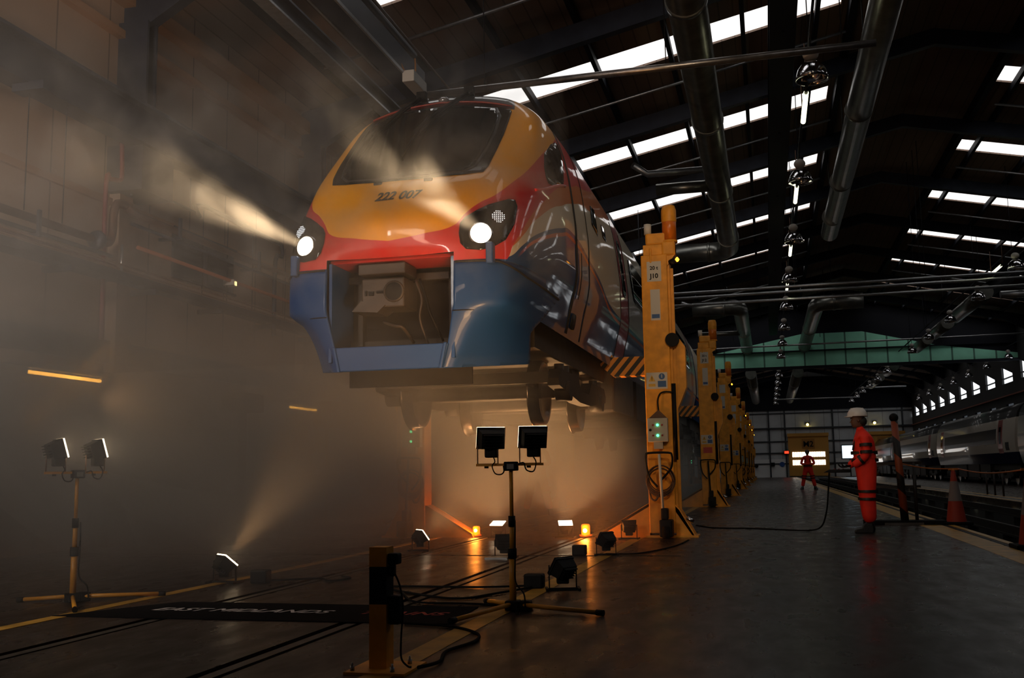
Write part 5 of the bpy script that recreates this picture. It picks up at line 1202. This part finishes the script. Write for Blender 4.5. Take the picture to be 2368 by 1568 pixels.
# ---------------------------------------------------------------- barriers and cones by the pit
def stripes(name, ca, cb, period, ang=.8):
    m = bpy.data.materials.new(name); m.use_nodes = True; nt = m.node_tree; b = nt.nodes['Principled BSDF']; N = nt.nodes.new; L = nt.links.new
    tc = N('ShaderNodeTexCoord'); sp = N('ShaderNodeSeparateXYZ'); L(tc.outputs['Object'], sp.inputs[0])
    a = N('ShaderNodeMath'); a.operation = 'MULTIPLY'; L(sp.outputs[0], a.inputs[0]); a.inputs[1].default_value = ang
    s_ = N('ShaderNodeMath'); s_.operation = 'ADD'; L(a.outputs[0], s_.inputs[0]); L(sp.outputs[2], s_.inputs[1])
    d = N('ShaderNodeMath'); d.operation = 'DIVIDE'; L(s_.outputs[0], d.inputs[0]); d.inputs[1].default_value = period
    f = N('ShaderNodeMath'); f.operation = 'FRACT'; L(d.outputs[0], f.inputs[0])
    g = N('ShaderNodeMath'); g.operation = 'GREATER_THAN'; L(f.outputs[0], g.inputs[0]); g.inputs[1].default_value = .5
    mx = N('ShaderNodeMixRGB'); L(g.outputs[0], mx.inputs[0]); mx.inputs[1].default_value = (*ca, 1); mx.inputs[2].default_value = (*cb, 1)
    L(mx.outputs[0], b.inputs['Base Color']); b.inputs['Roughness'].default_value = .5; return m
POLE = stripes('striped_post', (.008, .006, .006), (.30, .06, .015), .56, 1.0)
t = empty('striped_post', (2.08, 18.0, 0), 0, 'tall leaning orange and black striped post beside the pit', 'post')
MB().cyl((.05, 0, .03), (-.02, 0, 1.70), .065, .055, 16).build('post', POLE, t)
MB().ball((-.023, 0, 1.76), .075, 14).build('knob', BLK, t)
MB().box(-.28, .32, -.15, .15, 0, .04).build('base', mat('grey_base', (0.06, 0.055, 0.05), 0.6), t)
RL = mat('dark_barrier_steel', (0.02, 0.014, 0.012), 0.5)
t = empty('pit_barrier', (0, 18.0, 0), 0, 'low dark barrier frame with two rails behind the standing worker', 'barrier')
for x in (1.64, 2.33): MB().cyl((x, .1, 0), (x, .1, 1.02), .028, n=10).build('upright', RL, t)
MB().box(1.55, 2.45, .08, .12, .98, 1.03).box(1.55, 2.42, .08, .12, .60, .64).build('rail', RL, t)
MB().box(1.5, 2.75, -.12, .32, 0, .07).build('base', RUB, t)
CONO = mat('cone_orange', (0.34, 0.03, 0.010), 0.6); CONW = mat('cone_white_sleeve', (0.22, 0.19, 0.18), 0.7)
def cone(loc, label, ry=0):
    t = empty('traffic_cone', loc, 0, label, 'cone', 'traffic cones beside the pit')
    def rr(z): return .155 - (.155 - .03) * (z - .05) / .82
    MB().lathe([(rr(.05), .05), (rr(.38), .38)], (0, 0, 0), 24).build('lower_cone', CONO, t)
    MB().lathe([(rr(.38) + .002, .38), (rr(.70) + .002, .70)], (0, 0, 0), 24).build('white_sleeve', CONW, t)
    MB().lathe([(rr(.70), .70), (rr(.87), .87), (.001, .88)], (0, 0, 0), 24).build('upper_cone', CONO, t)
    MB().box(-.07, .09, -.025, .025, .88, .91).cyl((0, 0, .86), (0, 0, .9), .03, n=10).build('chain_holder', mat('orange_clip', (0.6, 0.2, 0.03), 0.5), t)
    MB().box(-.22, .22, -.22, .22, 0, .05).build('base', RUB, t, bevel=.015)
    return t
cone((3.02 - .1, 18.02, 0.0), 'orange cone with white sleeve on a black base beside the pit'); cone((2.76 + .12, 12.85, 0), 'nearer orange cone cut off by the right edge of the picture')
def chainl(label, a, b, sag):
    a, b = Vector(a), Vector(b); pts = [a + (b - a) * k / 14 + Vector((0, 0, -sag * math.sin(math.pi * k / 14))) for k in range(15)]
    return tag(MB().tube(pts, .010, 6).build('barrier_tape', mat('orange_tape', (0.45, 0.14, 0.02), 0.5)), label, 'tape')
chainl('thin orange tape from the striped post to the cone', (2.12, 18.0, 1.0), (2.86, 18.02, .9), .03)
chainl('thin orange tape from the cone past the right edge of the picture', (3.0, 18.02, .9), (2.9, 12.9, .9), .06)
# pit edge lamps
for k in range(14):
    y = 24 + 5.2 * k
    tag(MB().box(PIT1 - .06, PIT1 - .01, y, y + .5, -.32, -.22).build('pit_lamp', mat('pit_lamp_glow', (1, 1, .8), emit=(1, .95, .65), es=2.0)), '%s small glowing lamp from the camera on the far side wall of the pit' % ORD[k], 'lamp', 'lamps in the inspection pit')
# handrails beyond the pit
for k, y in enumerate((34, 35.2, 36.4)):
    tag(MB().cyl((6.9, y, 0), (6.9, y, .75), .03, n=8).build('guard_post', RL), '%s short dark guard post beyond the pit' % ORD[k], 'post', 'guard posts beyond the pit')
# stop lamp lit faintly on carriages under the left of the jacks: far bulkhead lights
for k, (x, y, z) in enumerate(((-7.9, 30.0, 2.05), (-7.5, 30.0, 1.98), (-6.1, 36.0, 1.9), (-5.6, 36.0, 1.85))):
    tag(MB().box(x, x + .22, y, y + .1, z, z + .05).build('bulkhead_lamp', mat('warm_far_lamp', (1, .8, .4), emit=(1, .8, .35), es=5)), '%s small yellow lamp from the left, shining under the lifted train' % ORD[k], 'lamp', 'small lamps seen under the train')
    MB().cyl((x + .11, y + .12, 0), (x + .11, y + .12, z + .06), .03, n=8).build('lamp_post', RL, bpy.data.objects[('bulkhead_lamp.%03d' % (k + 2))])
# ---------------------------------------------------------------- smoke
def smoke(name, x0, x1, y0, y1, z0, z1, build, label, step=None):
    o = MB().box(x0, x1, y0, y1, z0, z1).build(name)
    m = bpy.data.materials.new(name + '_volume'); m.use_nodes = True; nt = m.node_tree; nt.nodes.clear()
    N = nt.nodes.new; L = nt.links.new; out = N('ShaderNodeOutputMaterial'); v = N('ShaderNodeVolumePrincipled')
    v.inputs['Color'].default_value = (0.82, 0.80, 0.78, 1); v.inputs['Anisotropy'].default_value = 0.15
    L(v.outputs[0], out.inputs['Volume'])
    tc = N('ShaderNodeTexCoord'); sp = N('ShaderNodeSeparateXYZ'); L(tc.outputs['Object'], sp.inputs[0])
    L(build(nt, tc.outputs['Object'], sp), v.inputs['Density'])
    o.data.materials.append(m); pass
    return tag(o, label, 'smoke', None, 'stuff')
def _op(nt, op, a, b=None, c=None, clamp=False):
    n = nt.nodes.new('ShaderNodeMath'); n.operation = op; n.use_clamp = clamp
    for i, s in enumerate((a, b, c)):
        if s is None: continue
        if isinstance(s, (int, float)): n.inputs[i].default_value = s
        else: nt.links.new(s, n.inputs[i])
    return n.outputs[0]
def _mr(nt, s, a, b, c, d):
    n = nt.nodes.new('ShaderNodeMapRange'); n.interpolation_type = 'SMOOTHSTEP'; nt.links.new(s, n.inputs['Value'])
    for k, v in zip(('From Min', 'From Max', 'To Min', 'To Max'), (a, b, c, d)): n.inputs[k].default_value = v
    return n.outputs[0]
def low_bank(nt, co, sp):
    no = nt.nodes.new('ShaderNodeTexNoise'); no.inputs['Scale'].default_value = .42; no.inputs['Detail'].default_value = 4; no.inputs['Distortion'].default_value = .8
    nt.links.new(co, no.inputs['Vector'])
    X, Y, Z = sp.outputs
    hz = _mr(nt, Z, .8, 3.7, 1.0, .045)
    bottom = _mr(nt, Z, 0.0, .9, .25, 1.0)
    W_ = _op(nt, 'SUBTRACT', Y, _op(nt, 'MULTIPLY', _op(nt, 'ADD', X, 3.4), 1.3))
    fy = _mr(nt, W_, 6.3, 9.3, 0.0, 1.0)
    fx = _mr(nt, _op(nt, 'ADD', X, _op(nt, 'MULTIPLY', Z, .35)), -2.5, -1.0, 1.0, .0)
    d = _op(nt, 'MULTIPLY', hz, fy); d = _op(nt, 'MULTIPLY', d, fx); d = _op(nt, 'MULTIPLY', d, bottom); d = _op(nt, 'MULTIPLY', d, _mr(nt, X, -5.8, -4.4, 3.4, 1.0))
    n = _mr(nt, no.outputs['Fac'], .34, .64, .25, 1.7)
    return _op(nt, 'MULTIPLY', _op(nt, 'MULTIPLY', d, n), .26)
def beam_wisps(nt, co, sp):
    no = nt.nodes.new('ShaderNodeTexNoise'); no.inputs['Scale'].default_value = 1.5; no.inputs['Detail'].default_value = 4; no.inputs['Distortion'].default_value = 1.6
    nt.links.new(co, no.inputs['Vector'])
    X, Y, Z = sp.outputs
    fy = _op(nt, 'MULTIPLY', _mr(nt, Y, 5.2, 7.9, 0, 1), _mr(nt, Y, 8.3, 8.9, 1, .3))
    fz = _op(nt, 'MULTIPLY', _mr(nt, Z, 2.2, 3.0, 0, 1), _mr(nt, Z, 3.9, 4.8, 1, 0))
    n = _mr(nt, no.outputs['Fac'], .47, .66, .0, 1.3)
    return _op(nt, 'MULTIPLY', _op(nt, 'MULTIPLY', _op(nt, 'MULTIPLY', fy, fz), n), .45)
smoke('smoke_bank', XW0 + .02, -1.25, 3.6, 34, .01, 6.6, low_bank, 'thick brown smoke bank hanging over the floor under and left of the train')
smoke('smoke_wisp', -6.6, -1.6, 5.0, 8.8, 2.0, 4.9, beam_wisps, 'thin wisps of smoke lit by the headlight beams before the nose')
# ---------------------------------------------------------------- fill lights: added to brighten the hall, standing for no seen lamps
lamp('AREA', 'fill_light', (-4.5, -3, 5.5), 84, (1.0, 0.68, 0.46), to=(-8.5, 12, 5.5), shape='RECTANGLE', size=3, size_y=1, spread=R(75))  # added fill that lifts the left wall, no fitting modelled
lamp('AREA', 'fill_light', (-7.0, -2.5, 5.0), 165, (1.0, 0.86, 0.72), to=(-8.2, 10.5, 1.6), shape='RECTANGLE', size=2, size_y=1, spread=R(65))  # added fill that brightens the smoke at left
lamp('SPOT', 'worker_fill', (-.4, 8.0, 7.4), 230, (1.0, 0.86, 0.72), to=(1.35, 15.9, 1.25), spot_size=R(13), spot_blend=.9, shadow_soft_size=.25)  # added spot that brightens the near worker, no lamp hangs here
lamp('SPOT', 'jack_fill', (2.6, 2.0, 7.6), 1350, (1.0, 0.74, 0.46), to=(-1.8, 16, 4.0), spot_size=R(38), spot_blend=1.0, shadow_soft_size=.5)  # added spot that brightens the jack tops and the cab side
